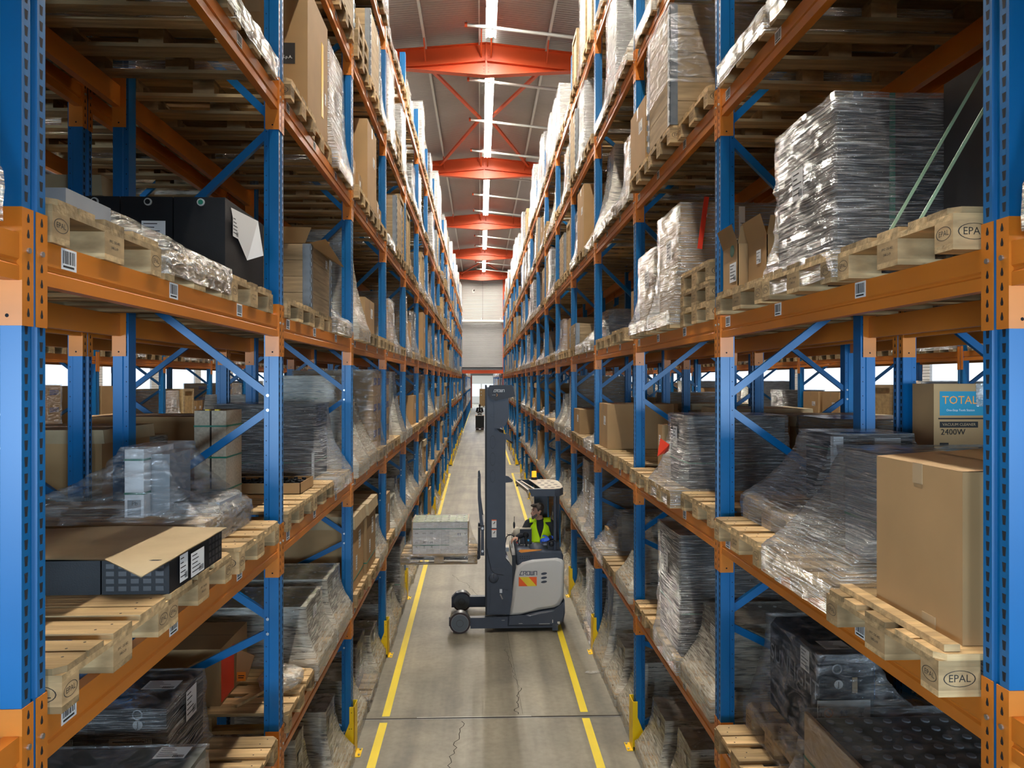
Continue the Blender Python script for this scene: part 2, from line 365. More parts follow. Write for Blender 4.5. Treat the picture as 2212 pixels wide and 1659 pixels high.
def beam(x, b, z, flip, near, label, labels=True, group='orange shelf beams of the pallet racks'):
    y0 = POSTS[b] + UW; Lb = round(POSTS[b + 1] - y0, 3); key = (Lb, near)
    if key not in BEAMS:
        body = beam_body(Lb); c2 = mirror_y(CONN, Lb)
        if near: BEAMS[key] = (body.mesh('beam_body'), CONN.mesh('connector'), c2.mesh('connector'))
        else: body.merge(CONN).merge(c2); BEAMS[key] = body.mesh('shelf_beam')
    g = BEAMS[key]; loc = (x, y0 + (Lb if flip else 0), z); rz = PI if flip else 0
    if near:
        r = empty('shelf_beam', loc, rz)
        for n_, me in zip(('beam_body', 'connector', 'connector'), g): obj(n_, me, r)
        if labels:
            for s_ in (0.14, 0.98, 1.88): obj('barcode_label', BARC, r.children[0] if r.children[0].name.startswith('beam_body') else r, (-0.0036, s_, -0.038))
    else: r = obj('shelf_beam', g, None, loc, rz)
    return tag(r, label, 'shelf beam', group)

# ------------------------------------------------------------------ pallets (local: x into aisle +0.6, y along aisle, z up)
def chamf(x0, y0, z0, x1, y1, z1, m, mb, c=0.0):
    if not c: mb.box(x0, y0, z0, x1, y1, z1, m)
    else: mb.prism([(x0 + c, y0), (x1 - c, y0), (x1, y0 + c), (x1, y1), (x0, y1), (x0, y0 + c)] if c > 0 else [(x0, y0), (x1, y0), (x1, y1 + c), (x1 + c, y1), (x0 - c, y1), (x0, y1 + c)], 'z', z0, z1, m)
YS = [(-0.3275, 0.145), (-0.19, 0.10), (0.0, 0.145), (0.19, 0.10), (0.3275, 0.145)]
def deck_mb(i):
    m = MB(); y, w_ = YS[i]; chamf(-0.6, y - w_ / 2, 0.122, 0.6, y + w_ / 2, 0.144, 'wood', m, {0: 0.03, 4: -0.03}.get(i, 0))
    for x in (-0.53, 0, 0.53):
        for dy in (-0.03, 0.03): m.cyl((x + dy * 0.5, y + dy, 0.144), (x + dy * 0.5, y + dy, 0.1446), 0.005, 'ink', n=6)
    return m
def cross_mb(x): return MB().box(x - 0.0725, -0.4, 0.1, x + 0.0725, 0.4, 0.122, 'wood')
def runner_mb(y, w_): return MB().box(-0.6, y - w_ / 2, 0, 0.6, y + w_ / 2, 0.022, 'wood')
def oval(m, o, n_, rx, ry, t, mt):
    M = FACE(o, n_); k = 20; vs = []
    for i in range(k):
        a = 2 * PI * i / k
        for q in (1, 1 - t): vs.append(M @ Vector((rx * math.cos(a) * q, ry * math.sin(a) * q, 0)))
    m.add(vs, [(2 * i, 2 * ((i + 1) % k), 2 * ((i + 1) % k) + 1, 2 * i + 1) for i in range(k)], mt)
def block_mb(x, y, w_, stamp=True):
    m = MB(); m.box(x - 0.0725, y - w_ / 2, 0.022, x + 0.0725, y + w_ / 2, 0.1, 'wood_block')
    if stamp and abs(x) > 0.1:
        sx = 1 if x > 0 else -1
        if abs(y) > 0.1:
            sy = 1 if y > 0 else -1
            o = (x, y + sy * (w_ / 2 + 0.0006), 0.061); m.text('EPAL', 0.036, FACE(o, (0, sy, 0)), 'ink'); oval(m, o, (0, sy, 0), 0.056, 0.028, 0.07, 'ink')
            o = (x + sx * (0.0725 + 0.0006), y, 0.061); m.text('EPAL', 0.026, FACE(o, (sx, 0, 0)), 'ink'); oval(m, o, (sx, 0, 0), 0.041, 0.024, 0.08, 'ink')
        else:
            o = (x + sx * (0.0725 + 0.0006), y, 0.061); m.text('IPPC  DE-482', 0.014, FACE((o[0], o[1], 0.072), (sx, 0, 0)), 'ink'); m.text('048-2-09', 0.014, FACE((o[0], o[1], 0.05), (sx, 0, 0)), 'ink')
    return m
BLK = [(x, y, w_) for x in (-0.5275, 0, 0.5275) for y, w_ in ((-0.35, 0.1), (0, 0.145), (0.35, 0.1))]
PAL_PARTS = [('deck_board', deck_mb(i)) for i in range(5)] + [('cross_board', cross_mb(x)) for x in (-0.5275, 0, 0.5275)] + [('block', block_mb(*q)) for q in BLK] + [('bottom_board', runner_mb(*q)) for q in ((-0.35, 0.1), (0, 0.145), (0.35, 0.1))]
PAL_FAR = MB()
for i in range(5): y, w_ = YS[i]; PAL_FAR.box(-0.6, y - w_ / 2, 0.122, 0.6, y + w_ / 2, 0.144, 'wood')
for n_, p in PAL_PARTS[5:8] + PAL_PARTS[17:]: PAL_FAR.merge(p)
for q in BLK: PAL_FAR.merge(block_mb(*q, stamp=False))
PALM = [(n_, p.mesh(n_)) for n_, p in PAL_PARTS]; PAL_FARM = PAL_FAR.mesh('pallet'); PROTO_PAL = None; NPAL = 0
FARPAL = MB()
def pallet(x, y, z, rz, label, near, bare=False):
    global PROTO_PAL, NPAL
    if NPAL >= 300 and not near:
        FARPAL.merge(PAL_FAR, Matrix.Translation((x, y, z)) @ Matrix.Rotation(rz, 4, 'Z')); return None
    NPAL += 1
    if near:
        if PROTO_PAL is None:
            PROTO_PAL = empty('wooden_pallet')
            for n_, me in PALM: obj(n_, me, PROTO_PAL)
            r = PROTO_PAL
        else: r = copy_tree(PROTO_PAL)
        r.location = (x, y, z); r.rotation_euler = (0, 0, rz)
    else: r = obj('wooden_pallet', PAL_FARM, None, (x, y, z), rz)
    return tag(r, label, 'pallet', 'wooden pallets on the racks')

# ------------------------------------------------------------------ goods prototypes
def shell(x0, x1, y0, y1, zt, bx0, bx1, by0, by1, zb, p=2.6, amp=0.006, seed=0, m='film', cap=True, n=44, k=16, sag=0.0, zd=None):
    """wrap film from the top outline of a load down to the edge of the pallet"""
    mb = MB(); vs = []; fs = []
    per = []
    for i in range(n):
        t = 4 * i / n; s_ = int(t); u = t - s_
        per.append([(1 - 2 * u, 1), (-1, 1 - 2 * u), (-1 + 2 * u, -1), (1, -1 + 2 * u)][s_])
    zd = zb + 0.142 if zd is None else zd; zd = min(zd, zt - 0.01); kt = k - 3
    for j in range(k + 1):
        t = min(1.0, j / kt); q = t ** p; z = zt + (zd - zt) * t if j <= kt else zd + (zb - zd) * (j - kt) / 3
        cx0 = x0 + (bx0 - x0) * q; cx1 = x1 + (bx1 - x1) * q; cy0 = y0 + (by0 - y0) * q; cy1 = y1 + (by1 - y1) * q
        for (a, b) in per:
            x = (cx0 + cx1) / 2 + a * (cx1 - cx0) / 2; y = (cy0 + cy1) / 2 + b * (cy1 - cy0) / 2
            nv = noise.noise(Vector((x * 7 + seed, y * 7, z * 13))) * amp + noise.noise(Vector((x * 2 + seed, y * 2 - seed, z * 38))) * amp * 0.6
            if (abs(a) > .99) != (abs(b) > .99): nv -= sag * math.sin(PI * t)
            if t > 0.97: nv = min(0.012, abs(nv)) * 0.8 - 0.001
            vs.append((x + a * nv, y + b * nv, z))
    for j in range(k):
        for i in range(n): fs.append((j * n + i, (j + 1) * n + i, (j + 1) * n + (i + 1) % n, j * n + (i + 1) % n))
    mb.add(vs, fs, m, True)
    if cap: mb.add(vs[:n], [tuple(range(n))], m)
    return mb
def carton(mb, x0, x1, y0, y1, z0, z1, m='carton', tape=True, flaps=True):
    b = 0.004
    mb.box(x0, y0, z0, x1, y1, z1, m)
    if flaps: mb.box(x0, (y0 + y1) / 2 - 0.0015, z1, x1, (y0 + y1) / 2 + 0.0015, z1 + 0.0006, 'gap_dark')
def tape_mb(x0, x1, y0, y1, z0, z1, axis='x'):
    m = MB(); e = 0.0012; c = (y0 + y1) / 2; w_ = 0.028; dn = min(0.12, (z1 - z0) * 0.3)
    m.box(x0 - e, c - w_, z1, x1 + e, c + w_, z1 + e, 'tape'); m.box(x1, c - w_, z1 - dn, x1 + e, c + w_, z1, 'tape'); m.box(x0 - e, c - w_, z1 - dn, x0, c + w_, z1, 'tape')
    return m
def label_mb(o, n_, w_, h, lines=5):
    m = MB(); M = FACE(o, n_)
    def q(x0, y0, x1, y1, z, mt): m.add([M @ Vector(p) for p in ((x0, y0, z), (x1, y0, z), (x1, y1, z), (x0, y1, z))], [(0, 1, 2, 3)], mt)
    q(-w_ / 2, -h / 2, w_ / 2, h / 2, 0.0015, 'paper'); r = random.Random(int(w_ * 1000))
    for i in range(lines):
        y = h / 2 - h * (i + 0.8) / (lines + 1); q(-w_ * 0.42, y - h * 0.02, w_ * (r.random() * 0.5 - 0.1), y + h * 0.02, 0.0022, 'ink')
    for i in range(7): q(w_ * (0.1 + i * 0.05), -h * 0.42, w_ * (0.1 + i * 0.05 + 0.025), -h * 0.2, 0.0022, 'ink')
    return m
def straps(x0, x1, y0, y1, zs, m='strap', w_=0.012):
    mb = MB(); e = 0.003
    for z in zs:
        mb.box(x0 - e, y0 - e, z, x1 + e, y0, z + w_, m); mb.box(x0 - e, y1, z, x1 + e, y1 + e, z + w_, m)
        mb.box(x0 - e, y0, z, x0, y1, z + w_, m); mb.box(x1, y0, z, x1 + e, y1, z + w_, m)
    return mb
def cells(mb, x0, x1, y0, y1, z, nx, ny, m='cap', r=0.014):
    for i in range(nx):
        for j in range(ny):
            x = x0 + (x1 - x0) * (i + 0.5) / nx; y = y0 + (y1 - y0) * (j + 0.5) / ny; mb.cyl((x, y, z), (x, y, z + 0.008), r, m, n=8)
PR = {}
def proto(code, name, cat, desc, parts): PR.setdefault(code, []).append((name, cat, desc, parts))
BB = (-0.608, 0.608, -0.406, 0.406, -0.138)
# big cartons
for (hx, hy, h, dx, d_) in ((0.55, 0.36, 0.85, 0, 'large brown cardboard box'), (0.45, 0.34, 0.6, 0.08, 'medium brown cardboard box'), (0.58, 0.38, 1.02, 0, 'tall brown cardboard box'), (0.5, 0.38, 0.42, 0.05, 'low wide cardboard box')):
    a = (-hx + dx, hx + dx, -hy, hy, 0.0, h); bm = MB(); carton(bm, *a)
    proto('cb', 'cardboard_box', 'box', d_, [('cardboard_box', bm), ('tape', tape_mb(*a)), ('shipping_label', label_mb((a[1], hy * 0.4, h * 0.62), (1, 0, 0), 0.16, 0.12))])
# lidded carton
a = (-0.55, 0.55, -0.37, 0.37, 0, 0.82); bm = MB(); carton(bm, *a, flaps=False); lid = MB()
lid.prism([(-0.58, 0.70), (-0.57, 0.84), (0.57, 0.84), (0.58, 0.70)], 'y', -0.395, 0.395, 'paperboard'); lid.box(-0.57, -0.03, 0.84, 0.57, 0.03, 0.842, 'tape')
proto('cl', 'cardboard_box', 'box', 'cardboard box with pale lid', [('cardboard_box', bm), ('lid', lid), ('strap', straps(-0.55, 0.55, -0.37, 0.37, [0.12])), ('shipping_label', label_mb((0.55, 0.1, 0.5), (1, 0, 0), 0.14, 0.2)), ('shipping_label', label_mb((0.55, -0.12, 0.28), (1, 0, 0), 0.1, 0.16))])
# small cartons (placed in sets)
for (hx, hy, h) in ((0.2, 0.15, 0.26), (0.16, 0.17, 0.34), (0.24, 0.17, 0.2), (0.13, 0.13, 0.42)):
    a = (-hx, hx, -hy, hy, 0, h); bm = MB(); carton(bm, *a)
    proto('sb', 'cardboard_box', 'box', 'small cardboard carton', [('cardboard_box', bm), ('tape', tape_mb(*a)), ('shipping_label', label_mb((hx, 0, h * 0.6), (1, 0, 0), 0.09, 0.07, 3))])
# cartons stacked and wrapped
def carton_stack(nx, ny, nz, hx, hy, h, m='carton'):
    b = MB()
    for i in range(nx):
        for j in range(ny):
            for k in range(nz):
                x0 = -hx + 2 * hx * i / nx; y0 = -hy + 2 * hy * j / ny; z0 = h * k / nz
                b.box(x0 + 0.002, y0 + 0.002, z0 + 0.002, x0 + 2 * hx / nx - 0.002, y0 + 2 * hy / ny - 0.002, z0 + h / nz - 0.002, m)
    return b
for (nx, ny, nz, h, sd, fm, d_) in ((2, 2, 3, 1.0, 1, 'film', 'film-wrapped stack of cartons'), (3, 2, 4, 0.85, 2, 'film_heavy', 'milky film-wrapped cartons'), (2, 1, 2, 0.7, 3, 'film', 'short film-wrapped cartons'), (1, 1, 3, 1.05, 4, 'film_heavy', 'tall film-wrapped cartons')):
    b = carton_stack(nx, ny, nz, 0.5, 0.36, h)
    proto('cw', 'wrapped_carton_stack', 'wrapped load', d_, [('carton_stack', b), ('stretch_film', shell(-0.515, 0.515, -0.375, 0.375, h + 0.015, *BB, p=5, amp=0.010, seed=sd, m=fm)), ('shipping_label', label_mb((0.53, 0.1, h * 0.6), (1, 0, 0), 0.15, 0.2))])
# black wrapped
for (hx, hy, h, sd, p_) in ((0.5, 0.34, 0.85, 11, 7), (0.42, 0.3, 0.6, 12, 3), (0.55, 0.36, 1.0, 13, 8)):
    b = MB(); b.box(-hx, -hy, 0, hx, hy, h, 'dark_goods')
    proto('bw', 'wrapped_black_load', 'wrapped load', 'film-wrapped black goods', [('goods', b), ('stretch_film', shell(-hx - .02, hx + .02, -hy - .02, hy + .02, h + 0.02, *BB, p=p_, amp=0.012, seed=sd, m='film')), ('strap', straps(-hx, hx, -hy, hy, [h * 0.35])), ('shipping_label', label_mb((hx + .025, -0.05, h * 0.7), (1, 0, 0), 0.14, 0.18))])
# batteries under a film tent
for (hx, hy, h, dx, sd, top) in ((0.42, 0.2, 0.62, 0.0, 21, 'cell_top'), (0.48, 0.26, 0.5, -0.04, 22, 'cell_top'), (0.36, 0.14, 0.75, 0.0, 23, 'dark_goods'), (0.46, 0.30, 0.42, 0.02, 24, 'green_board')):
    b = MB(); b.box(dx - hx, -hy, 0, dx + hx, hy, h, 'black_plastic'); b.box(dx - hx + .015, -hy + .015, h, dx + hx - .015, hy - .015, h + 0.006, top)
    cells(b, dx - hx, dx + hx, -hy, hy, h + 0.006, 8, 3); w2 = MB()
    for sy in (-1, 1): w2.box(dx + hx - 0.06, sy * hy - 0.012 * (sy > 0) - 0.0 * sy, 0.02, dx + hx + 0.004, sy * hy + 0.004 * sy + 0.012 * (sy < 0), h, 'white_goods') if h > 0.6 else None
    pr = [('battery_block', b), ('stretch_film', shell(dx - hx - .01, dx + hx + .01, -hy - .01, hy + .01, h + 0.02, *BB, p=2.4, amp=0.007, seed=sd, m='film_tent', sag=0.01)), ('strap', straps(dx - hx, dx + hx, -hy, hy, [h * 0.25, h * 0.7])), ('shipping_label', label_mb((dx + hx + .014, 0, h * 0.75), (1, 0, 0), 0.13, 0.1))]
    if w2.v: pr.append(('edge_protector', w2))
    proto('bt', 'battery_block', 'battery', 'dark battery under clear film tent', pr)
# pallet collar crate
for h, n_ in ((0.8, 4), (0.4, 2), (1.0, 5)):
    b = MB(); x, y, t = 0.6, 0.4, 0.022
    for k in range(n_):
        z = h * k / n_ + 0.002; z1 = h * (k + 1) / n_ - 0.003
        b.box(-x, -y, z, x, -y + t, z1, 'wood_collar'); b.box(-x, y - t, z, x, y, z1, 'wood_collar'); b.box(-x, -y, z, -x + t, y, z1, 'wood_collar'); b.box(x - t, -y, z, x, y, z1, 'wood_collar')
        zm = (z + z1) / 2; b.box(-x + t, -y + .001, zm - .001, x - t, y - .001, zm + .001, 'gap_dark') if k == n_ - 1 else None
    e = 0.003; hinges = []
    for sx in (-1, 1):
        for sy in (-1, 1):
            g = MB(); hinges.append(('corner_hinge', g))
            g.box(min(sx * x, sx * (x - 0.065)), min(sy * y, sy * (y + e)), 0.0, max(sx * x, sx * (x - 0.065)), max(sy * y, sy * (y + e)), h, 'zinc')
            g.box(min(sx * x, sx * (x + e)), min(sy * y, sy * (y - 0.07)), 0.0, max(sx * x, sx * (x + e)), max(sy * y, sy * (y - 0.07)), h, 'zinc')
            for k in range(n_ * 2): g.cyl((sx * (x + .004), sy * (y + .004), h * k / n_ / 2 + .02), (sx * (x + .004), sy * (y + .004), h * k / n_ / 2 + .07), 0.009, 'zinc', n=6)
    proto('kt', 'collar_crate', 'crate', 'wooden collar crate with steel corner hinges', [('planks', b), *hinges, ('shipping_label', label_mb((0.6 + .001, 0.2, h - 0.12), (1, 0, 0), 0.08, 0.11, 3))])
# low crumpled film load
for sd, h in ((31, 0.34), (32, 0.22), (33, 0.5)):
    b = MB(); b.box(-0.4, -0.22, 0, 0.3, 0.2, h * 0.8, 'grey_goods'); b.box(0.05, -0.3, 0, 0.45, -0.05, h * 0.5, 'carton')
    proto('wl', 'film_wrapped_bundle', 'wrapped load', 'lumpy film-wrapped bundle', [('goods', b), ('stretch_film', shell(-0.36, 0.3, -0.2, 0.2, h, *BB, p=1.5, amp=0.05, seed=sd, m='film_heavy', n=56, k=20))])
# tall film-covered panels
for code_, sd, h, hy in (('tp', 41, 1.05, 0.3), ('tp', 42, 1.12, 0.37), ('tq', 43, 1.35, 0.34), ('tq', 44, 1.55, 0.37), ('tq', 45, 1.2, 0.3)):
    b = MB(); b.box(-0.56, -hy, 0, 0.56, hy, h, 'white_goods')
    proto(code_, 'wrapped_white_load', 'wrapped load', 'tall white film-wrapped load', [('goods', b), ('stretch_film', shell(-0.58, 0.58, -hy - .02, hy + .02, h + .02, *BB, p=7, amp=0.014, seed=sd, m='film_heavy'))])
# grey tent
for sd, h, hx, hy in ((51, 0.95, 0.30, 0.18), (52, 1.05, 0.4, 0.24)):
    b = MB(); b.box(-hx, -hy, 0, hx, hy, h, 'grey_goods'); b.box(hx - .1, -hy - .01, 0, hx + 0.01, -hy + 0.02, h, 'white_goods')
    proto('gw', 'wrapped_grey_load', 'wrapped load', 'grey goods under sloping film', [('goods', b), ('stretch_film', shell(-hx - .02, hx + .02, -hy - .02, hy + .02, h + .02, *BB, p=2.0, amp=0.012, seed=sd, m='film_tent', sag=0.02)), ('strap', straps(-hx, hx, -hy, hy, [h * 0.3, h * 0.75]))])
# plywood crate
for h, hy in ((1.05, 0.36), (0.9, 0.3)):
    b = MB(); b.box(-0.55, -hy, 0, 0.55, hy, h, 'ply'); bat = []
    for sx in (-1, 1):
        f_ = MB(); bat.append(('batten_frame', f_))
        f_.box(sx * 0.55 - (0.0 if sx > 0 else 0.02), -hy, 0, sx * 0.55 + (0.02 if sx > 0 else 0), -hy + 0.07, h, 'wood_collar'); f_.box(sx * 0.55 - (0.0 if sx > 0 else 0.02), hy - .07, 0, sx * 0.55 + (0.02 if sx > 0 else 0), hy, h, 'wood_collar')
        f_.box(sx * 0.55 - (0.0 if sx > 0 else 0.02), -hy + .07, h - .07, sx * 0.55 + (0.02 if sx > 0 else 0), hy - .07, h, 'wood_collar')
    proto('pc', 'plywood_crate', 'crate', 'plywood crate with batten frame', [('panels', b), *bat])
# printed carton stack (blue band)
b = carton_stack(2, 2, 3, 0.52, 0.37, 1.05); pr = MB()
for k in range(3):
    for j in range(2):
        yc = -0.185 + 0.37 * j; zc = 0.35 * k + 0.2
        for (o, n_) in (((0.5215, yc, zc), (1, 0, 0)), ((0.0, -0.3715, zc), (0, -1, 0)), ((0.0, 0.3715, zc), (0, 1, 0))):
            if j and n_[1]: continue
            M = FACE(o, n_); pr.add([M @ Vector(q) for q in ((-0.13, -0.05, 0.0), (0.13, -0.035, 0.0), (0.13, 0.05, 0.0), (-0.13, 0.05, 0.0))], [(0, 1, 2, 3)], 'blue_print'); pr.text('COTEK', 0.075, M @ Matrix.Translation((0, 0, 0.001)), 'tape')
proto('ct', 'printed_carton_stack', 'wrapped load', 'film-wrapped cartons with blue printed bands', [('carton_stack', b), ('print', pr), ('stretch_film', shell(-0.535, 0.535, -0.385, 0.385, 1.065, *BB, p=9, amp=0.006, seed=61, m='film_clear'))])
NEARM = {}; FARM = {}
NBOX = 0
def goods(code, x, y, z, rz, where, near, var=None, sc=None, r=R):
    global NBOX
    L_ = PR[code]; i = r.randrange(len(L_)) if var is None else var; name, cat, desc, parts = L_[i]; k = (code, i)
    if name == 'cardboard_box':
        NBOX += 1
        if NBOX > 286 and not near:
            for n_, p in parts: FARBOX.merge(p, Matrix.Translation((x, y, z)) @ Matrix.Rotation(rz, 4, 'Z') @ Matrix.Diagonal((*(sc or (1, 1, 1)), 1)))
            return None
    if near:
        if k not in NEARM: NEARM[k] = [(n_, p.mesh(n_)) for n_, p in parts]
        o = obj(name, NEARM[k][0][1], None, (x, y, z), rz)
        if len(parts) > 1:
            for n_, me in NEARM[k][1:]: obj(n_, me, o)
    else:
        if k not in FARM:
            a = MB()
            for n_, p in parts: a.merge(p)
            FARM[k] = a.mesh(name)
        o = obj(name, FARM[k], None, (x, y, z), rz)
    if sc: o.scale = sc
    if len((desc + ' ' + where).split()) > 16: desc = desc.replace('film-wrapped ', 'wrapped ').replace('wooden collar crate with steel corner hinges', 'collar crate').replace('plywood crate with batten frame', 'plywood crate').replace('cartons with blue printed bands', 'blue printed cartons').replace('dark battery under clear film tent', 'dark battery under film')
    tag(o, desc + ' ' + where, cat, {'cardboard_box': 'cardboard boxes', 'battery_block': 'batteries under film tents'}.get(name, desc + ' on the racks'))
    return o

# ------------------------------------------------------------------ filling the racks
def rack_x(side, row):
    """aisle-side face of the rack row and its facing; row 0 = along our aisle, 1 = back row, 2 = across the next aisle"""
    if side < 0: return {0: (XL, False), 1: (XL - 2 * FD - 0.2, True), 2: (XL - 2 * FD - 0.2 - 3.1, False)}[row]
    return {0: (XR, True), 1: (XR + 2 * FD + 0.2, False), 2: (XR + 2 * FD + 0.2 + 3.1, True)}[row]
ROWN = {(-1, 0): 'left rack', (1, 0): 'right rack', (-1, 1): 'left back row', (1, 1): 'right back row', (-1, 2): 'farther left row', (1, 2): 'farther right row'}
SLOTN = ['near slot', 'middle slot', 'far slot']
def place(side, row, b, lv, sl, code, near=None, dx=0.0, dy=0.0, var=None, sc=None, jitter=True):
    if code == '-': return
    near = (b <= 4 and row == 0) if near is None else near
    x, flip = rack_x(side, row); rz = PI if flip else 0; r = R
    px = x + (-0.565 if not flip else 0.565); px += dx * (1 if not flip else -1)
    py = POSTS[b] + SLOT[sl] + dy; z = LV[lv] + 0.001
    if jitter: px += r.uniform(-0.02, 0.02); py += r.uniform(-0.008, 0.008); rz += r.uniform(-0.006, 0.006)
    where = '%s, %s, %s, %s' % (ROWN[(side, row)], LEVN[lv], bay_name(b), SLOTN[sl])
    n = {'s2': 2, 's3': 3, 's4': 4}.get(code, 1)
    pnear = b <= 2 and row == 0
    for k in range(n):
        pallet(px, py + (r.uniform(-.01, .01) if k else 0), z + k * 0.145, rz + (r.uniform(-.012, .012) if k else 0), ('wooden pallet, ' if n == 1 else 'stacked wooden pallet, ') + where + ('' if n == 1 else ', ' + ORD[k] + ' up'), pnear)
    zt = z + n * 0.145 + 0.001
    if code in ('e', 's2', 's3', 's4'): return
    if code == 'sb':
        spots = [(0.35, -0.20), (0.32, 0.20), (-0.20, -0.20), (-0.22, 0.20)]; wn = ['front near', 'front far', 'rear near', 'rear far']
        for i, (sx, sy) in enumerate(spots):
            if r.random() < 0.25 and i > 1: continue
            q = Vector((sx, sy, 0)); q.rotate(Matrix.Rotation(rz, 3, 'Z'))
            goods('sb', px + q.x, py + q.y, zt, rz + r.uniform(-0.05, .05), where.replace('beam level', 'level') + ', ' + wn[i], near)
        return
    goods(code, px, py, zt, rz, where, near, var, sc)
MIX = {0: ['bt'] * 6 + ['bw', 'bw', 'gw', 'cb', 'bt'], 1: ['bt'] * 4 + ['bw', 'cb', 'gw', 'cl', 'e', 'wl'], 2: ['cw', 'cb', 'bt', 'gw', 'wl', 'e', 'kt', 'ct', 'sb', 'cl'],
       3: ['cw', 'cw', 'wl', 'gw', 'cb', 'sb', 'kt', 'e', 'bw', 's2'], 4: ['cw', 'bw', 'cb', 'kt', 'gw', 'wl', 'pc', 's3', 'cw', 'sb'], 5: ['cw', 'bw', 'tp', 'gw', 'wl', 'kt', 'cb', 's3'], 6: ['tq', 'tq', 'tp', 'cw', 'pc', 'tq', 'gw', 'bw', 'tq']}
OVER = {}
def over(side, b, lv, codes):
    for s_, c in enumerate(codes.split()): OVER[(side, b, lv, s_)] = c
# side, bay (1 = first full bay), level, codes near..far; X = built by hand further down
over(-1, 0, 1, '- - -'); over(-1, 0, 2, '- - -'); over(-1, 0, 3, 'cb cw cw'); over(-1, 0, 4, 'cb bw cb'); over(-1, 0, 0, '- - -'); over(-1, 0, 5, '- - -')  # upper edge-bay loads mostly added to block the side light, both sides
over(1, 0, 0, '- - -'); over(1, 0, 1, '- - bw'); over(1, 0, 2, '- - -'); over(1, 0, 3, 'cb cb cw'); over(1, 0, 4, 'bw cb cb'); over(1, 0, 5, '- - -')
over(-1, 1, 0, 'bt bt bt'); over(-1, 1, 1, 'X X X'); over(-1, 1, 2, 'X X X'); over(-1, 1, 3, 'X X X'); over(-1, 1, 4, 'wl wl wl')
over(1, 1, 0, 'bt bt bt'); over(1, 1, 1, 'X X X'); over(1, 1, 2, 'X X X'); over(1, 1, 3, 'X X X'); over(1, 1, 4, 'gw wl wl')
over(-1, 2, 0, 'bt bt bt'); over(-1, 2, 1, 'X bt bt'); over(-1, 2, 2, 'X X X'); over(-1, 2, 3, 'e X wl'); over(-1, 2, 4, 'e X cw'); over(-1, 2, 5, 'wl e kt')
over(1, 2, 0, 'bt bt bt'); over(1, 2, 1, 'X bw e'); over(1, 2, 2, 'e X X'); over(1, 2, 3, 's3 X X'); over(1, 2, 4, 'e X X'); over(1, 2, 5, 'bw tp gw')
over(-1, 3, 0, 'bt bw bt'); over(-1, 3, 1, 'cl cl bt'); over(-1, 3, 2, 'gw gw ct'); over(-1, 3, 3, 'gw cb e'); over(-1, 3, 4, 'sb cb sb'); over(-1, 3, 5, 's3 kt cw'); over(-1, 3, 6, 'wl tq tq')
over(1, 3, 0, 'bt bt gw'); over(1, 3, 1, 'bt e wl'); over(1, 3, 2, 'e e cb'); over(1, 3, 3, 'X e e'); over(1, 3, 4, 'cw wl gw'); over(1, 3, 5, 'gw tp gw'); over(1, 3, 6, 'tp kt cw')
over(-1, 4, 0, 'bt bt bw'); over(-1, 4, 1, 'cb bt bt'); over(-1, 4, 2, 'ct e gw'); over(-1, 4, 3, 'e cw e')
over(1, 4, 0, 'bw gw bt'); over(1, 4, 1, 'cw cw bt'); over(1, 4, 2, 'wl e cb'); over(1, 4, 3, 'wl wl kt')
over(1, 5, 0, 'bt bt bt'); over(-1, 5, 0, 'bt bt bw')

def W(name, label, cat, root, parts=(), group=None, base=None):
    """a thing given in world coordinates: the root mesh and its parts get a common origin at the base"""
    lo = [min(v[i] for v in root.v) for i in range(3)]; hi = [max(v[i] for v in root.v) for i in range(3)]
    o_ = base or ((lo[0] + hi[0]) / 2, (lo[1] + hi[1]) / 2, lo[2])
    def sh(m): m.v = [(a - o_[0], b - o_[1], c - o_[2]) for a, b, c in m.v]; return m
    r = obj(name, sh(root), None, o_)
    for q in parts:
        c = obj(q[0], sh(q[1]), r)
        if len(q) > 2: c['label'] = q[2]
        for s in q[3:]: obj(s[0], sh(s[1]), c)
    return tag(r, label, cat, group)
def B(x0, y0, z0, x1, y1, z1, m): return MB().box(x0, y0, z0, x1, y1, z1, m)

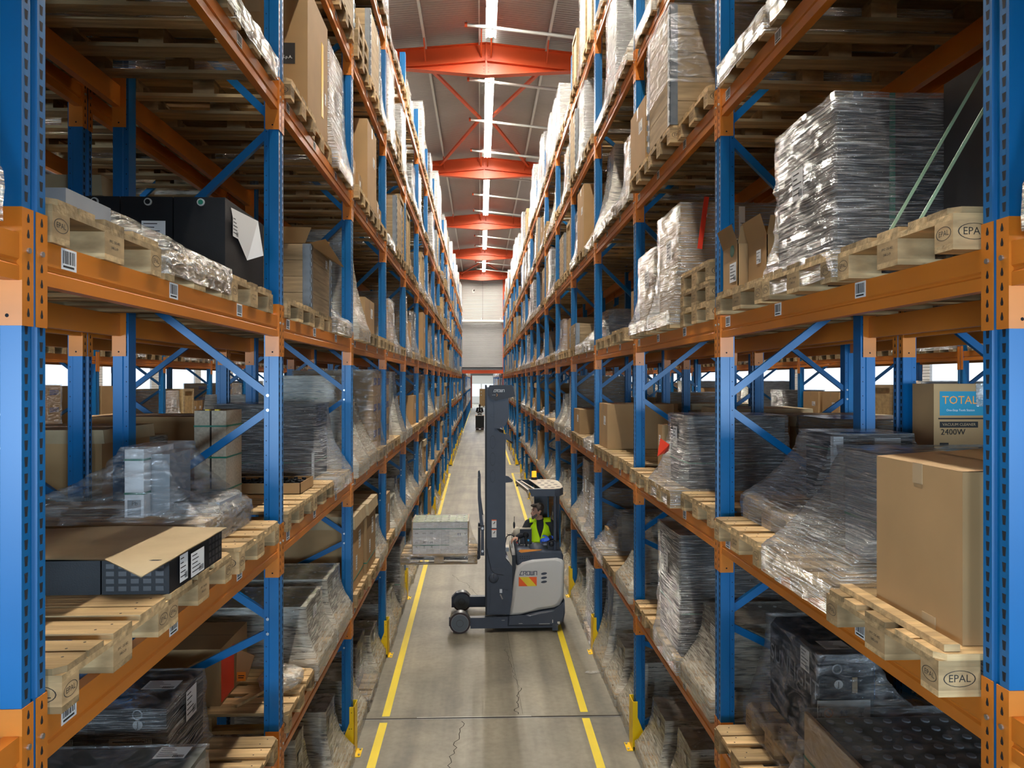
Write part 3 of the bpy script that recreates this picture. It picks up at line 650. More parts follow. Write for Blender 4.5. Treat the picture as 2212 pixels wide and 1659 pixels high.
# ------------------------------------------------------------------ build rack steel
BGBEAM = MB()
def skip_level(b, lv): return b == TUNNEL and lv < 3
for side in (-1, 1):
    for row in (0, 1, 2):
        x, flip = rack_x(side, row); nb = {0: NBAY, 1: 14, 2: 15}[row]
        for b in range(0 if row == 0 else 1, nb + 1):
            near = (row == 0 and b <= 8) or (row == 1 and b <= 4)
            upright(x, POSTS[b], flip, 'blue rack upright frame, %s, %s from the camera' % (ROWN[(side, row)], ORD[b]), near)
        for b in range(0 if row < 2 else 1, nb):
            for lv in range(1, 7):
                if skip_level(b, lv) or (row == 2 and lv == 6): continue
                hid = (b <= 1 and lv >= 5) or (b == 2 and lv == 6)
                lab = '%s, %s, %s' % (ROWN[(side, row)], LEVN[lv].replace(' beam', ''), bay_name(b))
                rear = x + FD * (1 if flip else -1)
                for (bx, fl, isfront) in ((x, flip, True), (rear, not flip, False)):
                    ind = (row == 0 and isfront and not hid) or (row == 0 and not isfront and 1 <= b <= 3 and lv <= 5 and not hid) or (row == 1 and not isfront and 1 <= b <= 3 and lv <= 4)
                    if ind: beam(bx, b, LV[lv], fl, b <= 7, 'orange shelf beam, %s side, %s' % ('front' if isfront else 'rear', lab), labels=isfront and row == 0)
                    else:
                        y0 = POSTS[b] + UW; Lb = POSTS[b + 1] - y0; k = ('bg', round(Lb, 3))
                        if k not in BEAMS: q = beam_body(Lb); q.merge(MB().box(0.0008, -0.052, -0.275, 0.004, 0.006, 0.08, 'orange')).merge(MB().box(0.0008, Lb - 0.006, -0.275, 0.004, Lb + 0.052, 0.08, 'orange')); BEAMS[k] = q
                        BGBEAM.merge(BEAMS[k], Matrix.Translation((bx, y0 + (Lb if fl else 0), LV[lv])) @ Matrix.Rotation(PI if fl else 0, 4, 'Z'))
# rack bays added behind the photographer, their cartons placed to block the side light
for side in (-1, 1):
    x, flip = rack_x(side, 0)
    for i in (2, 3, 4):
        y = Y0 - P * i
        upright(x, y, flip, 'added blue rack upright frame behind the photographer, %s side, %s back' % ('left' if side < 0 else 'right', ORD[i - 2]), False)
        for lv in range(1, 6):
            for bx, fl in ((x, flip), (x + FD * (1 if flip else -1), not flip)):
                k = ('bg', round(P - UW, 3)); BGBEAM.merge(BEAMS[k], Matrix.Translation((bx, y + UW + (P - UW if fl else 0), LV[lv])) @ Matrix.Rotation(PI if fl else 0, 4, 'Z'))
            if lv != 2:
                for q in range(3): FARBOX.box(min(x + side * 0.03, x + side * 1.05), y + 0.22 + q * 0.86, LV[lv] + 0.001, max(x + side * 0.03, x + side * 1.05), y + 0.98 + q * 0.86, LV[lv] + 1.2, 'carton')  # cartons added as light blockers, second level left open
bgb = obj('background_shelf_beams', BGBEAM); bgb['kind'] = 'stuff'; tag(bgb, 'orange shelf beams of the rows behind the aisle racks, some added behind the photographer', 'shelf beam')
# yellow post guards on the aisle side
def guard_mb():
    m = MB(); t = 0.006
    m.box(0.035, -0.035, 0.0, 0.041, 0.15, 0.53, 'yellow')
    for y in (-0.035, 0.144):
        m.prism([(0.041, 0.045), (0.041, 0.53), (-0.012, 0.53), (-0.012, 0.36), (-0.10, 0.14), (-0.10, 0.045)], 'y', y, y + t, 'yellow')
    m.box(0.035, -0.035, 0, 0.10, 0.15, t, 'yellow')
    for z, xs in ((0.47, (0.01,)), (0.30, (0.01, -0.012)), (0.12, (-0.01, -0.06))):
        for x in xs: m.cyl((x, -0.0352, z), (x, -0.0362, z), 0.005, 'hole', n=8)
    return m
gb = MB(); [gb.cyl((0.08, y, 0.006), (0.08, y, 0.018), 0.012, 'steel', n=6) for y in (0.0, 0.115)]
GM, GBM = guard_mb().mesh('guard_plate'), gb.mesh('anchor_bolts'); g0 = None
for side in (-1, 1):
    x, flip = rack_x(side, 0)
    for b in range(1, NBAY + 1):
        if g0 is None: g0 = obj('post_guard', GM); obj('anchor_bolt', GBM, g0); r = g0
        else: r = copy_tree(g0)
        r.location = (x, POSTS[b] + (UW if flip else 0), 0); r.rotation_euler = (0, 0, PI if flip else 0)
        tag(r, 'yellow steel post guard, %s, %s upright from the camera' % (ROWN[(side, 0)], ORD[b]), 'post guard', 'yellow post guards along the aisle')

# ------------------------------------------------------------------ loads in the racks
later = []
for b in range(0, NBAY):
    for side in (-1, 1):
        for lv in range(0, 7):
            if skip_level(b, lv): continue
            for sl in range(3):
                c = OVER.get((side, b, lv, sl))
                if c is None:
                    c = R.choice(MIX[lv])
                    if R.random() < 0.05: c = 'e'
                if c == 'X': continue
                hid = (b <= 1 and lv >= 5) or (b == 2 and lv == 6) or (b == 1 and lv == 0)
                kw = {}
                if b == TUNNEL: kw['dy'] = 0.5 * sl
                if hid: later.append((side, 0, b, lv, sl, c, kw)); continue
                if lv == 0: kw['dy'] = 0.02 + kw.get('dy', 0)
                place(side, 0, b, lv, sl, c, **kw)
for side, row, b, lv, sl, c, kw in later: place(side, row, b, lv, sl, c, near=False, **kw)  # unseen loads; the upper ones added to shade the rack interiors
for b in range(0, 12):
    for side in (-1, 1):
        for lv in range(1, 6):
            for sl in range(3):
                if skip_level(b, lv): continue
                c = R.choice(MIX[lv]); sc = (1, 1, 0.68) if lv == 2 else None
                if lv == 3 or lv == 2: c = R.choice(['cw', 'gw', 'wl', 'cb', 'e', 'bt', 'sb', 'cl'])
                if b == 1 and lv == 2 and sl == 2: c = 'e' if side > 0 else '-'
                place(side, 1, b, lv, sl, c, near=False, sc=sc)
for b in range(2, 15):
    for side in (-1, 1):
        for lv in range(1, 5):
            for sl in range(3):
                if skip_level(b, lv) or R.random() < 0.15: continue
                place(side, 2, b, lv, sl, R.choice(['cw', 'cb', 'pc', 'bw', 'sb', 'e', 'ct', 'tp'] if lv > 1 else ['bt', 'cb']), near=False, sc=(1, 1, 0.8))
# far cartons are closed in FARBOX at the end
fp = obj('background_pallets', FARPAL); fp['kind'] = 'stuff'; tag(fp, 'wooden pallets in the far bays and back rows of the racks', 'pallet')

# ------------------------------------------------------------------ hand-built goods of the nearest bays
D1, D2, D3, D4 = 1.655, 3.055, 4.555, 6.095
def hp(x, y, z, side, label): return pallet(x, y, z + 0.0005, 0 if side < 0 else PI, label, True)
# LEFT, second level, first bay: bare pallet | black trays under paperboard | bare pallet with film tent pallet on it
hp(-1.93, 2.80, 2.91, -1, 'bare weathered pallet nearest the camera on the left, second beam level')
hp(-1.93, 3.60, 2.91, -1, 'pallet under the black plastic trays, left rack')
hp(-1.92, 4.49, 2.91, -1, 'pale bare pallet beyond the black trays, left rack, second beam level')
hp(-2.09, 4.42, 3.055, -1, 'pallet under the clear film tent, stacked on a pale pallet, left rack')
tr = MB(); pat = MB()
for k in range(4):
    x1 = -1.335 - k * 0.29; tr.box(x1 - 0.283, 3.22, D2, x1, 3.86, D2 + 0.145, 'black_plastic')
for i in range(5):
    for j in range(4): pat.box(-1.60 + i * 0.052, 3.2185, D2 + 0.015 + j * 0.032, -1.60 + i * 0.052 + 0.034, 3.2195, D2 + 0.035 + j * 0.032, 'dark_goods')
for i in range(4):
    for j in range(4): pat.box(-1.3345, 3.68 + i * 0.045, D2 + 0.012 + j * 0.033, -1.3335, 3.68 + i * 0.045 + 0.03, D2 + 0.035 + j * 0.033, 'dark_goods')
pl = MB(); M = FACE((-1.333, 3.42, D2 + 0.085), (1, 0, 0))
pl.merge(label_mb((-1.330, 3.36, D2 + 0.08), (1, 0, 0), 0.09, 0.12)).merge(label_mb((-1.322, 3.50, D2 + 0.07), (1, 0, 0), 0.16, 0.11))
W('plastic_tray', 'row of black plastic trays with ribbed ends, left rack, below loose paperboard', 'tray', tr, [('rib_pattern', pat), ('document', pl, 'white paper sheets hanging from the tray')])
pb = MB(); nx, ny = 14, 10; vs = []
for j in range(ny + 1):
    for i in range(nx + 1):
        x = -2.56 + 1.24 * i / nx; y = 3.12 + 0.78 * j / ny
        z = D2 + 0.152 + 0.004 * math.sin(x * 6) + 0.006 * noise.noise(Vector((x * 3, y * 3, 0)))
        if y < 3.2: z -= 0.0
        if -1.50 < x < -1.335 and y < 3.22: z -= (3.22 - y) * 0.55 * (1 - abs(x + 1.40) / 0.11)
        vs.append((x, y + (0.07 if not (-1.50 < x < -1.335) and j == 0 else 0), z))
fs = [(j * (nx + 1) + i, j * (nx + 1) + i + 1, (j + 1) * (nx + 1) + i + 1, (j + 1) * (nx + 1) + i) for j in range(ny) for i in range(nx)]
pb.add(vs, fs, 'paperboard', True); pb.add([(a, b_, c + 0.004) for a, b_, c in vs], fs, 'paperboard', True)
W('paperboard_sheet', 'loose tan paperboard sheet lying on black trays, left rack', 'cardboard', pb)
# film tent with grey column
c_ = MB(); c_.box(-1.995, 4.22, 3.20, -1.89, 4.62, 3.585, 'white_goods'); c2 = MB(); c2.box(-1.98, 4.2190, 3.21, -1.905, 4.2195, 3.30, 'grey_goods'); c2.text('Pb', 0.035, FACE((-1.94, 4.2185, 3.28), (0, -1, 0)), 'ink')
cg = B(-1.885, 4.3, 3.20, -1.78, 4.6, 3.55, 'grey_goods')
W('battery_block', 'narrow white battery block standing under clear film tent, left rack, second level', 'battery', c_, [('label_plate', c2), ('strap', straps(-1.995, -1.89, 4.22, 4.62, [3.33, 3.52])), ('side_block', cg), ('stretch_film', shell(-2.0, -1.78, 4.2, 4.64, 3.60, -2.70, -1.48, 4.0, 4.83, 3.06, p=1.5, amp=0.02, seed=5, m='film_clear', n=60, k=22, sag=0.02))])
bn = MB(); bn.box(-1.78, 4.36, 3.20, -1.52, 4.76, 3.26, 'grey_goods')
W('film_wrapped_bundle', 'crumpled pale film bundle beside the clear film tent, left rack', 'wrapped load', bn, [('stretch_film', shell(-1.76, -1.56, 4.4, 4.7, 3.29, -1.80, -1.485, 4.24, 4.82, 3.065, p=1.2, amp=0.035, seed=8, m='film_low', n=48, k=14))])
# particle board tower
t = MB(); t.box(-2.10, 5.5, D2, -1.99, 5.85, 3.75, 'particle_board'); t.box(-1.975, 5.5, D2, -1.87, 5.85, 3.75, 'particle_board'); t.box(-1.992, 5.505, D2, -1.973, 5.845, 3.745, 'gap_dark')
W('particle_board_tower', 'tall particle board tower with green straps, left rack, second level', 'board stack', t, [('strap', straps(-2.10, -1.87, 5.5, 5.85, [3.16, 3.40, 3.63])), ('yellow_cap', MB().box(-2.03, 5.52, 3.75, -2.0, 5.55, 3.758, 'yellow').box(-1.96, 5.52, 3.75, -1.93, 5.55, 3.758, 'yellow'))])
# LEFT, third level: pallets, flat film load, black battery trays
hp(-1.96, 2.80, 4.41, -1, 'weathered pallet nearest the camera, left rack, third beam level')
hp(-1.97, 3.66, 4.41, -1, 'pallet half covered with torn film, left rack, third beam level')
hp(-1.96, 4.49, 4.41, -1, 'clean pallet under black battery trays, left rack, third beam level')
W('flat_panel', 'flat dull brown panel lying on the nearest pallet, left rack third level', 'panel', B(-2.52, 2.95, D3, -1.62, 3.30, D3 + 0.17, 'grey_goods'), [('document', label_mb((-1.9, 2.948, D3 + 0.09), (0, -1, 0), 0.2, 0.11))])
f_ = B(-2.5, 3.36, D3, -1.66, 3.96, D3 + 0.15, 'grey_goods')
W('film_wrapped_bundle', 'low load under torn pale film sloping onto middle pallet, left rack third level', 'wrapped load', f_, [('stretch_film', shell(-2.52, -1.64, 3.34, 3.98, D3 + 0.175, -2.58, -1.355, 3.25, 4.07, D3 - 0.12, p=1.3, amp=0.02, seed=3, m='film_low', n=60, k=18))])
for k in range(4):
    x1 = -1.42 - k * 0.288; bb = B(x1 - 0.28, 4.16, D3, x1, 4.88, D3 + 0.435, 'black_plastic'); cp = MB()
    cp.cyl((x1 - 0.13, 4.158, D3 + 0.405), (x1 - 0.13, 4.150, D3 + 0.405), 0.021, 'cap', n=16); cp.cyl((x1 - 0.13, 4.150, D3 + 0.405), (x1 - 0.13, 4.147, D3 + 0.405), 0.014, 'strap' if k == 0 else 'black_plastic', n=12)
    ps = [('vent_cap', cp)]
    if k == 0:
        q = MB(); q.add([(-1.418, 4.25, D3 + 0.40), (-1.40, 4.70, D3 + 0.42), (-1.36, 4.68, D3 + 0.20), (-1.405, 4.5, D3 + 0.14), (-1.415, 4.32, D3 + 0.27)], [(0, 1, 2, 3, 4)], 'paper'); ps.append(('document', q.merge(label_mb((-1.412, 4.31, D3 + 0.3), (1, 0, 0), 0.1, 0.12)), 'curled white delivery note'))
    if k == 1: ps.append(('document', label_mb((x1 - 0.1, 4.155, D3 + 0.24), (0, -1, 0), 0.13, 0.12)))
    W('battery_tray', 'matt black battery tray, third beam level left rack, %s from the aisle' % ORD[k], 'battery', bb, ps, 'black battery trays on the left third level')
# LEFT, first level
hp(-1.92, 4.46, 1.51, -1, 'bright new bare pallet low on the left behind the flat wrapped load'); hp(-1.98, 3.62, 1.51, -1, 'pallet under the flat wrapped load, left rack, first beam level')
f_ = B(-2.5, 3.26, D1, -1.46, 3.98, 2.02, 'cell_top'); yl = MB()
for i in range(5): yl.box(-2.4 + i * 0.2, 3.4 + 0.2 * (i % 2), 2.02, -2.34 + i * 0.2, 3.46 + 0.2 * (i % 2), 2.024, 'yellow')
W('battery_block', 'flat grey battery under glossy film at the lower left edge', 'battery', f_, [('yellow_cap', yl), ('shipping_label', label_mb((-1.445, 3.7, 1.9), (1, 0, 0), 0.16, 0.2)), ('shipping_label', label_mb((-1.6, 3.9, 2.035), (0, 0, 1), 0.16, 0.12)), ('stretch_film', shell(-2.52, -1.45, 3.24, 4.0, 2.03, -2.56, -1.36, 3.21, 4.02, 1.53, p=4, amp=0.008, seed=12, m='film_clear'))])
sb = MB()
for k in range(2):
    x1 = -1.80 - 0.44 * k; sb.box(x1 - 0.40, 4.30, D1, x1, 4.86, 2.09, 'black_plastic')
pp = MB(); rg = MB()
for k in range(2):
    x1 = -1.80 - 0.44 * k; pp.merge(label_mb((x1 - 0.2, 4.298, 1.83), (0, -1, 0), 0.24, 0.19, 7)); pp.text('SUNLIGHT', 0.03, FACE((x1 - 0.15, 4.294, 1.91), (0, -1, 0)), 'ink')
    M = FACE((x1 - 0.16, 4.298, 2.0), (0, -1, 0)); pp.add([M @ Vector((0.028 * math.cos(a * PI / 8), 0.028 * math.sin(a * PI / 8), 0)) for a in range(16)], [tuple(range(16))], 'paper'); pp.text('J', 0.05, M @ Matrix.Translation((0, 0, 0.001)), 'ink')
    for a in range(16): rg.cyl((x1 - 0.16 + 0.026 * math.cos(a * PI / 8), 4.296, 2.06 + 0.026 * math.sin(a * PI / 8)), (x1 - 0.16 + 0.026 * math.cos((a + 1) * PI / 8), 4.296, 2.06 + 0.026 * math.sin((a + 1) * PI / 8)), 0.005, 'steel', n=5)
W('battery_block', 'two black batteries with white data sheets under film, left rack first level', 'battery', sb, [('data_sheet', pp), ('lifting_ring', rg), ('shipping_label', label_mb((-1.775, 4.6, 2.0), (1, 0, 0), 0.16, 0.18)), ('shipping_label', label_mb((-1.95, 4.6, 2.105), (0, 0, 1), 0.2, 0.13)), ('stretch_film', shell(-2.66, -1.79, 4.28, 4.88, 2.10, -2.55, -1.74, 4.2, 4.86, 1.66, p=3, amp=0.014, seed=14, zd=1.668, m='film'))])
# LEFT, second bay
hp(-1.94, 5.60, 1.51, -1, 'bare pallet with film bag on it, left rack, first beam level')
cb_ = MB(); carton(cb_, -2.40, -1.85, 5.32, 5.92, D1, 2.06); rd = B(-1.849, 5.34, D1 + 0.02, -1.845, 5.6, 2.0, 'red_tape')
W('cardboard_box', 'torn cardboard box with red printed side, left rack, first beam level', 'box', cb_, [('red_panel', rd, 'red printed side panel'), ('torn_flap', MB().prism([(-1.84, 1.70), (-1.76, 1.72), (-1.70, 1.90), (-1.83, 1.95)], 'y', 5.62, 5.63, 'carton').box(-1.83, 5.617, 1.712, -1.765, 5.619, 1.78, 'accent_orange').box(-1.82, 5.615, 1.75, -1.775, 5.617, 1.756, 'ink').box(-1.82, 5.615, 1.735, -1.78, 5.617, 1.741, 'ink'))])
bag = MB(); bag.ell((-1.50, 5.62, D1 + 0.075), (0.17, 0.2, 0.075), 'film_low', 20, 10); bag.v = [(x + 0.03 * noise.noise(Vector((x * 20, y * 20, z * 20))), y + 0.03 * noise.noise(Vector((y * 20, x * 20, z * 20))), max(D1 + 0.001, z + 0.02 * noise.noise(Vector((x * 25, y * 25, 3))))) for x, y, z in bag.v]
W('film_bag', 'crumpled clear plastic bag lying on bare pallet, left rack first level', 'plastic bag', bag)
W('plank', 'narrow loose plank leaning across bare pallet beside the plastic bag', 'plank', MB().bar((-1.75, 5.30, D1 + 0.012), (-1.42, 5.95, D1 + 0.012), 0.06, 0.02, 'wood'))
hp(-1.95, 6.45, 2.91, -1, 'bare pallet with open carton of black parts, left rack second level'); hp(-1.95, 5.62, 2.91, -1, 'pallet below the particle board tower, left rack, second bay'); hp(-1.95, 7.31, 2.91, -1, 'pallet under tall mirror-like wrapped block, left rack, second bay')
ot = MB(); x0, x1, y0, y1, z0, z1 = -2.1, -1.45, 6.0, 6.45, D2, D2 + 0.09
ot.box(x0, y0, z0, x1, y1, z0 + 0.006, 'carton')
for q in ((x0, y0, x1, y0 + .006), (x0, y1 - .006, x1, y1), (x0, y0, x0 + .006, y1), (x1 - .006, y0, x1, y1)): ot.box(q[0], q[1], z0, q[2], q[3], z1, 'carton')
W('open_carton', 'shallow open carton holding black parts, left rack, second level', 'box', ot)
bp_ = MB()
for i in range(11):
    for j in range(7): bp_.cyl((x0 + 0.05 + i * 0.055, y0 + 0.04 + j * 0.055, z0 + 0.0062), (x0 + 0.05 + i * 0.055 + R.uniform(-.01, .01), y0 + 0.04 + j * 0.055, z1 + R.uniform(-0.02, 0.012)), 0.017, 'black_plastic', n=7)
o = W('black_plastic_parts', 'heap of small black plastic parts inside the shallow open carton', 'plastic parts', bp_); o['kind'] = 'stuff'
tb = B(-2.45, 6.95, D2, -1.56, 7.55, 3.74, 'dark_goods')
W('wrapped_black_load', 'tall black block in shiny film with white corner, left rack, second bay', 'wrapped load', tb, [('edge_protector', B(-1.575, 6.942, D2, -1.555, 6.965, 3.3, 'white_goods')), ('strap', straps(-2.45, -1.56, 6.95, 7.55, [3.2])), ('stretch_film', shell(-2.47, -1.54, 6.93, 7.57, 3.755, -2.565, -1.335, 6.90, 7.72, 2.918, p=2.3, amp=0.012, seed=15, m='film', n=60, k=24))])
hp(-1.97, 6.45, 4.41, -1, 'pallet under the collar crate with open cardboard, left rack third level')
goods('kt', -1.98, 6.45, D3 + .001, 0, 'open cardboard on top, left rack third level', True, 0, (1, 1, 0.66))
fl = MB(); z = D3 + 0.53
fl.add([(-2.56, 6.03, z), (-1.42, 6.03, z), (-1.34, 5.90, z + 0.10), (-2.5, 5.88, z + 0.13)], [(0, 1, 2, 3)], 'carton'); fl.add([(-1.40, 6.04, z), (-1.40, 6.80, z), (-1.26, 6.86, z - 0.07), (-1.25, 6.0, z + 0.03)], [(0, 1, 2, 3)], 'carton')
fl.add([(-2.56, 6.80, z), (-1.42, 6.80, z), (-1.36, 6.72, z + 0.14), (-2.56, 6.72, z + 0.14)], [(0, 1, 2, 3)], 'carton')
W('cardboard_liner', 'open brown cardboard flaps sticking out of the collar crate', 'cardboard', fl)
hp(-1.97, 6.45, 5.95, -1, 'pallet under the giant cardboard carton, left rack, fourth beam level')
gc = MB(); carton(gc, -2.52, -1.40, 6.03, 6.80, D4, 7.18); lg = MB(); M = FACE((-1.66, 6.0285, 6.62), (0, -1, 0))
lg.add([M @ Vector(q) for q in ((-0.16, -0.085, 0), (0.16, -0.085, 0), (0.16, 0.085, 0), (-0.16, 0.085, 0))], [(0, 1, 2, 3)], 'ink'); lg.text('S.p.A.', 0.035, M @ Matrix.Translation((0.1, -0.03, 0.001)), 'paper'); lg.text('R', 0.13, M @ Matrix.Translation((-0.03, 0, 0.001)), 'carton_edge')
W('cardboard_box', 'giant cardboard carton with dark logo patch and yellow tape, left rack', 'box', gc, [('printed_patch', lg), ('tape', B(-1.9, 6.027, 6.95, -1.78, 6.03, 7.18, 'tape')), ('warning_tape', B(-1.40, 6.55, 6.3, -1.397, 6.62, 6.95, 'yellow')), ('shipping_label', label_mb((-1.398, 6.7, 6.5), (1, 0, 0), 0.06, 0.1, 2))])

# RIGHT, second level, first bay
hp(2.13, 2.80, 2.91, 1, 'pale bare-edged pallet carrying brown carton at the right edge'); hp(2.17, 3.60, 2.91, 1, 'pallet wrapped in pale film beside the brown carton, right rack')
hp(2.17, 4.49, 2.91, 1, 'bare pallet beyond the pale film, right rack, second beam level'); hp(2.37, 4.50, 3.055, 1, 'pallet stacked on a bare pallet under the grey film tent, right rack')
bx = MB(); carton(bx, 1.66, 2.30, 2.47, 3.02, D2 + 0.001, 3.655, flaps=False)
fl = MB(); fl.add([(1.66, 2.47, 3.656), (1.66, 3.02, 3.656), (1.95, 3.03, 3.675), (1.95, 2.46, 3.668)], [(0, 1, 2, 3)], 'carton_edge'); fl.add([(1.9, 2.5, 3.668), (2.3, 2.5, 3.70), (2.3, 2.95, 3.71), (1.88, 2.96, 3.675)], [(0, 1, 2, 3)], 'carton')
W('cardboard_box', 'plain brown cardboard carton at the right edge, on pale pallet', 'box', bx, [('top_flap', fl), ('tape', MB().box(1.657, 2.70, 3.58, 1.66, 2.76, 3.657, 'tape').box(1.657, 2.62, D2 + .003, 1.66, 2.7, D2 + 0.05, 'tape'))])
W('plank', 'long loose plank lying along the pallet below the brown carton', 'plank', MB().bar((1.59, 2.42, D2 + 0.013), (1.60, 3.16, D2 + 0.013), 0.055, 0.024, 'wood'))
tb = B(1.98, 3.32, D2, 2.74, 3.92, 3.60, 'grey_goods')
W('wrapped_grey_load', 'grey-topped load under wide pale film skirt, right rack, second beam level', 'wrapped load', tb, [('strap', straps(1.98, 2.74, 3.32, 3.92, [3.25], 'strap')), ('stretch_film', shell(1.95, 2.76, 3.30, 3.94, 3.62, 1.555, 2.79, 3.18, 4.02, 2.92, p=1.7, amp=0.012, seed=31, m='film_heavy', n=64, k=26, sag=0.02))])
tb = B(2.16, 4.40, 3.20, 2.62, 4.80, 3.63, 'dark_goods')
W('wrapped_grey_load', 'dark goods with white corner under grey film tent, right rack', 'wrapped load', tb, [('edge_protector', MB().box(2.14, 4.38, 3.2, 2.2, 4.42, 3.63, 'white_goods').box(2.40, 4.385, 3.5, 2.56, 4.40, 3.62, 'white_goods')), ('strap', straps(2.16, 2.62, 4.40, 4.80, [3.54])), ('stretch_film', shell(2.12, 2.64, 4.36, 4.82, 3.65, 1.76, 2.984, 4.09, 4.91, 3.06, p=1.8, amp=0.016, seed=33, m='film', n=60, k=24, sag=0.015))])
# RIGHT, third level
hp(2.18, 2.80, 4.41, 1, 'dark brown strapped pallet nearest the camera, right rack, third level'); hp(2.16, 3.62, 4.41, 1, 'pallet under big black shiny wrapped block, right rack'); hp(2.18, 4.49, 4.41, 1, 'pallet with two open cartons, right rack, third beam level')
tb = B(1.62, 3.28, D3, 2.72, 3.94, 5.26, 'dark_goods'); gn = B(1.86, 3.272, D3, 1.885, 3.278, 5.28, 'strap')
W('wrapped_black_load', 'big black block in shiny film, upper right above third beam', 'wrapped load', tb, [('strap', gn), ('shipping_label', label_mb((1.585, 3.62, 4.95), (-1, 0, 0), 0.12, 0.15)), ('stretch_film', shell(1.60, 2.74, 3.26, 3.96, 5.28, 1.565, 2.79, 3.2, 4.04, 4.43, p=6, amp=0.016, seed=35, m='film', n=70, k=30))])
dk = B(2.0, 2.52, D3, 2.7, 3.1, 5.25, 'dark_goods')
W('wrapped_black_load', 'dark wrapped load on the nearest right pallet, held by pale green straps', 'wrapped load', dk, [('strap', MB().bar((1.62, 2.86, D3), (2.0, 2.84, 5.22), 0.012, 0.003, 'strap_pale', (0, 1, 0)).bar((1.62, 2.66, D3), (2.0, 2.64, 5.22), 0.012, 0.003, 'strap_pale', (0, 1, 0)), 'pale green tensioned straps')])
def open_box(x, y, s, h, nm, label, mk):
    m = MB(); t = 0.005; m.box(x - s, y - s, D3, x + s, y + s, D3 + t, 'carton')
    for q in ((x - s, y - s, x + s, y - s + t), (x - s, y + s - t, x + s, y + s), (x - s, y - s, x - s + t, y + s), (x + s - t, y - s, x + s, y + s)): m.box(q[0], q[1], D3, q[2], q[3], D3 + h, 'carton')
    f2 = MB(); z = D3 + h; f2.add([(x - s, y - s, z), (x - s, y + s, z), (x - s - 0.04, y + s, z + 0.12), (x - s - 0.04, y - s, z + 0.12)], [(0, 1, 2, 3)], 'carton'); f2.add([(x - s, y - s, z), (x + s, y - s, z), (x + s, y - s - 0.05, z + 0.1), (x - s, y - s - 0.05, z + 0.1)], [(0, 1, 2, 3)], 'carton')
    W(nm, label, 'box', m, [('open_flap', f2)] + mk)
gr = MB(); M = FACE((1.5985, 4.62, D3 + 0.24), (-1, 0, 0)); gr.add([M @ Vector((0.04 * math.cos(a * PI / 8), 0.04 * math.sin(a * PI / 8), 0)) for a in range(16)], [tuple(range(16))], 'strap')
open_box(1.74, 4.66, 0.14, 0.27, 'cardboard_box', 'open cardboard box with green dot sticker, right rack', [('green_sticker', gr), ('shipping_label', label_mb((1.598, 4.6, D3 + 0.1), (-1, 0, 0), 0.12, 0.12))])
open_box(1.80, 4.33, 0.15, 0.26, 'cardboard_box', 'open cardboard box with white address labels beside shiny wrapped block', [('shipping_label', label_mb((1.86, 4.178, D3 + 0.17), (0, -1, 0), 0.11, 0.13)), ('shipping_label', label_mb((1.648, 4.3, D3 + 0.15), (-1, 0, 0), 0.07, 0.08, 3))])
# RIGHT, first level
hp(2.17, 4.49, 1.51, 1, 'bare pallet low on the right under the SUNLIGHT battery pallet'); hp(2.39, 4.50, 1.655, 1, 'upper pallet carrying the SUNLIGHT battery, right rack'); hp(2.24, 3.62, 1.51, 1, 'pallet under the green-grey battery, lower right corner')
z0 = 1.80; sb = MB(); sb.prism([(1.95, z0), (2.27, z0), (2.27, 2.33), (2.23, 2.38), (1.99, 2.38), (1.95, 2.33)], 'y', 4.16, 4.88, 'black_plastic')
sp = MB(); sp.box(1.935, 4.153, 1.83, 2.245, 4.158, 2.13, 'paper'); M = FACE((2.09, 4.1515, 2.0), (0, -1, 0))
def arrow(m, M, x, y, s, mt):
    m.add([M @ Vector(q) for q in ((x - s * .3, y - s, 0), (x + s * .3, y - s, 0), (x + s * .3, y, 0), (x - s * .3, y, 0))], [(0, 1, 2, 3)], mt); m.add([M @ Vector(q) for q in ((x - s * .7, y, 0), (x + s * .7, y, 0), (x, y + s, 0))], [(0, 1, 2)], mt)
for dx in (-0.014, 0.014): arrow(sp, M, dx, 0.06, 0.016, 'blue_print')
sp.add([M @ Vector(q) for q in ((-0.03, 0.033, 0), (0.03, 0.033, 0), (0.03, 0.039, 0), (-0.03, 0.039, 0))], [(0, 1, 2, 3)], 'accent_orange'); sp.text('THIS SIDE UP', 0.012, M @ Matrix.Translation((0, 0.02, 0)), 'ink')
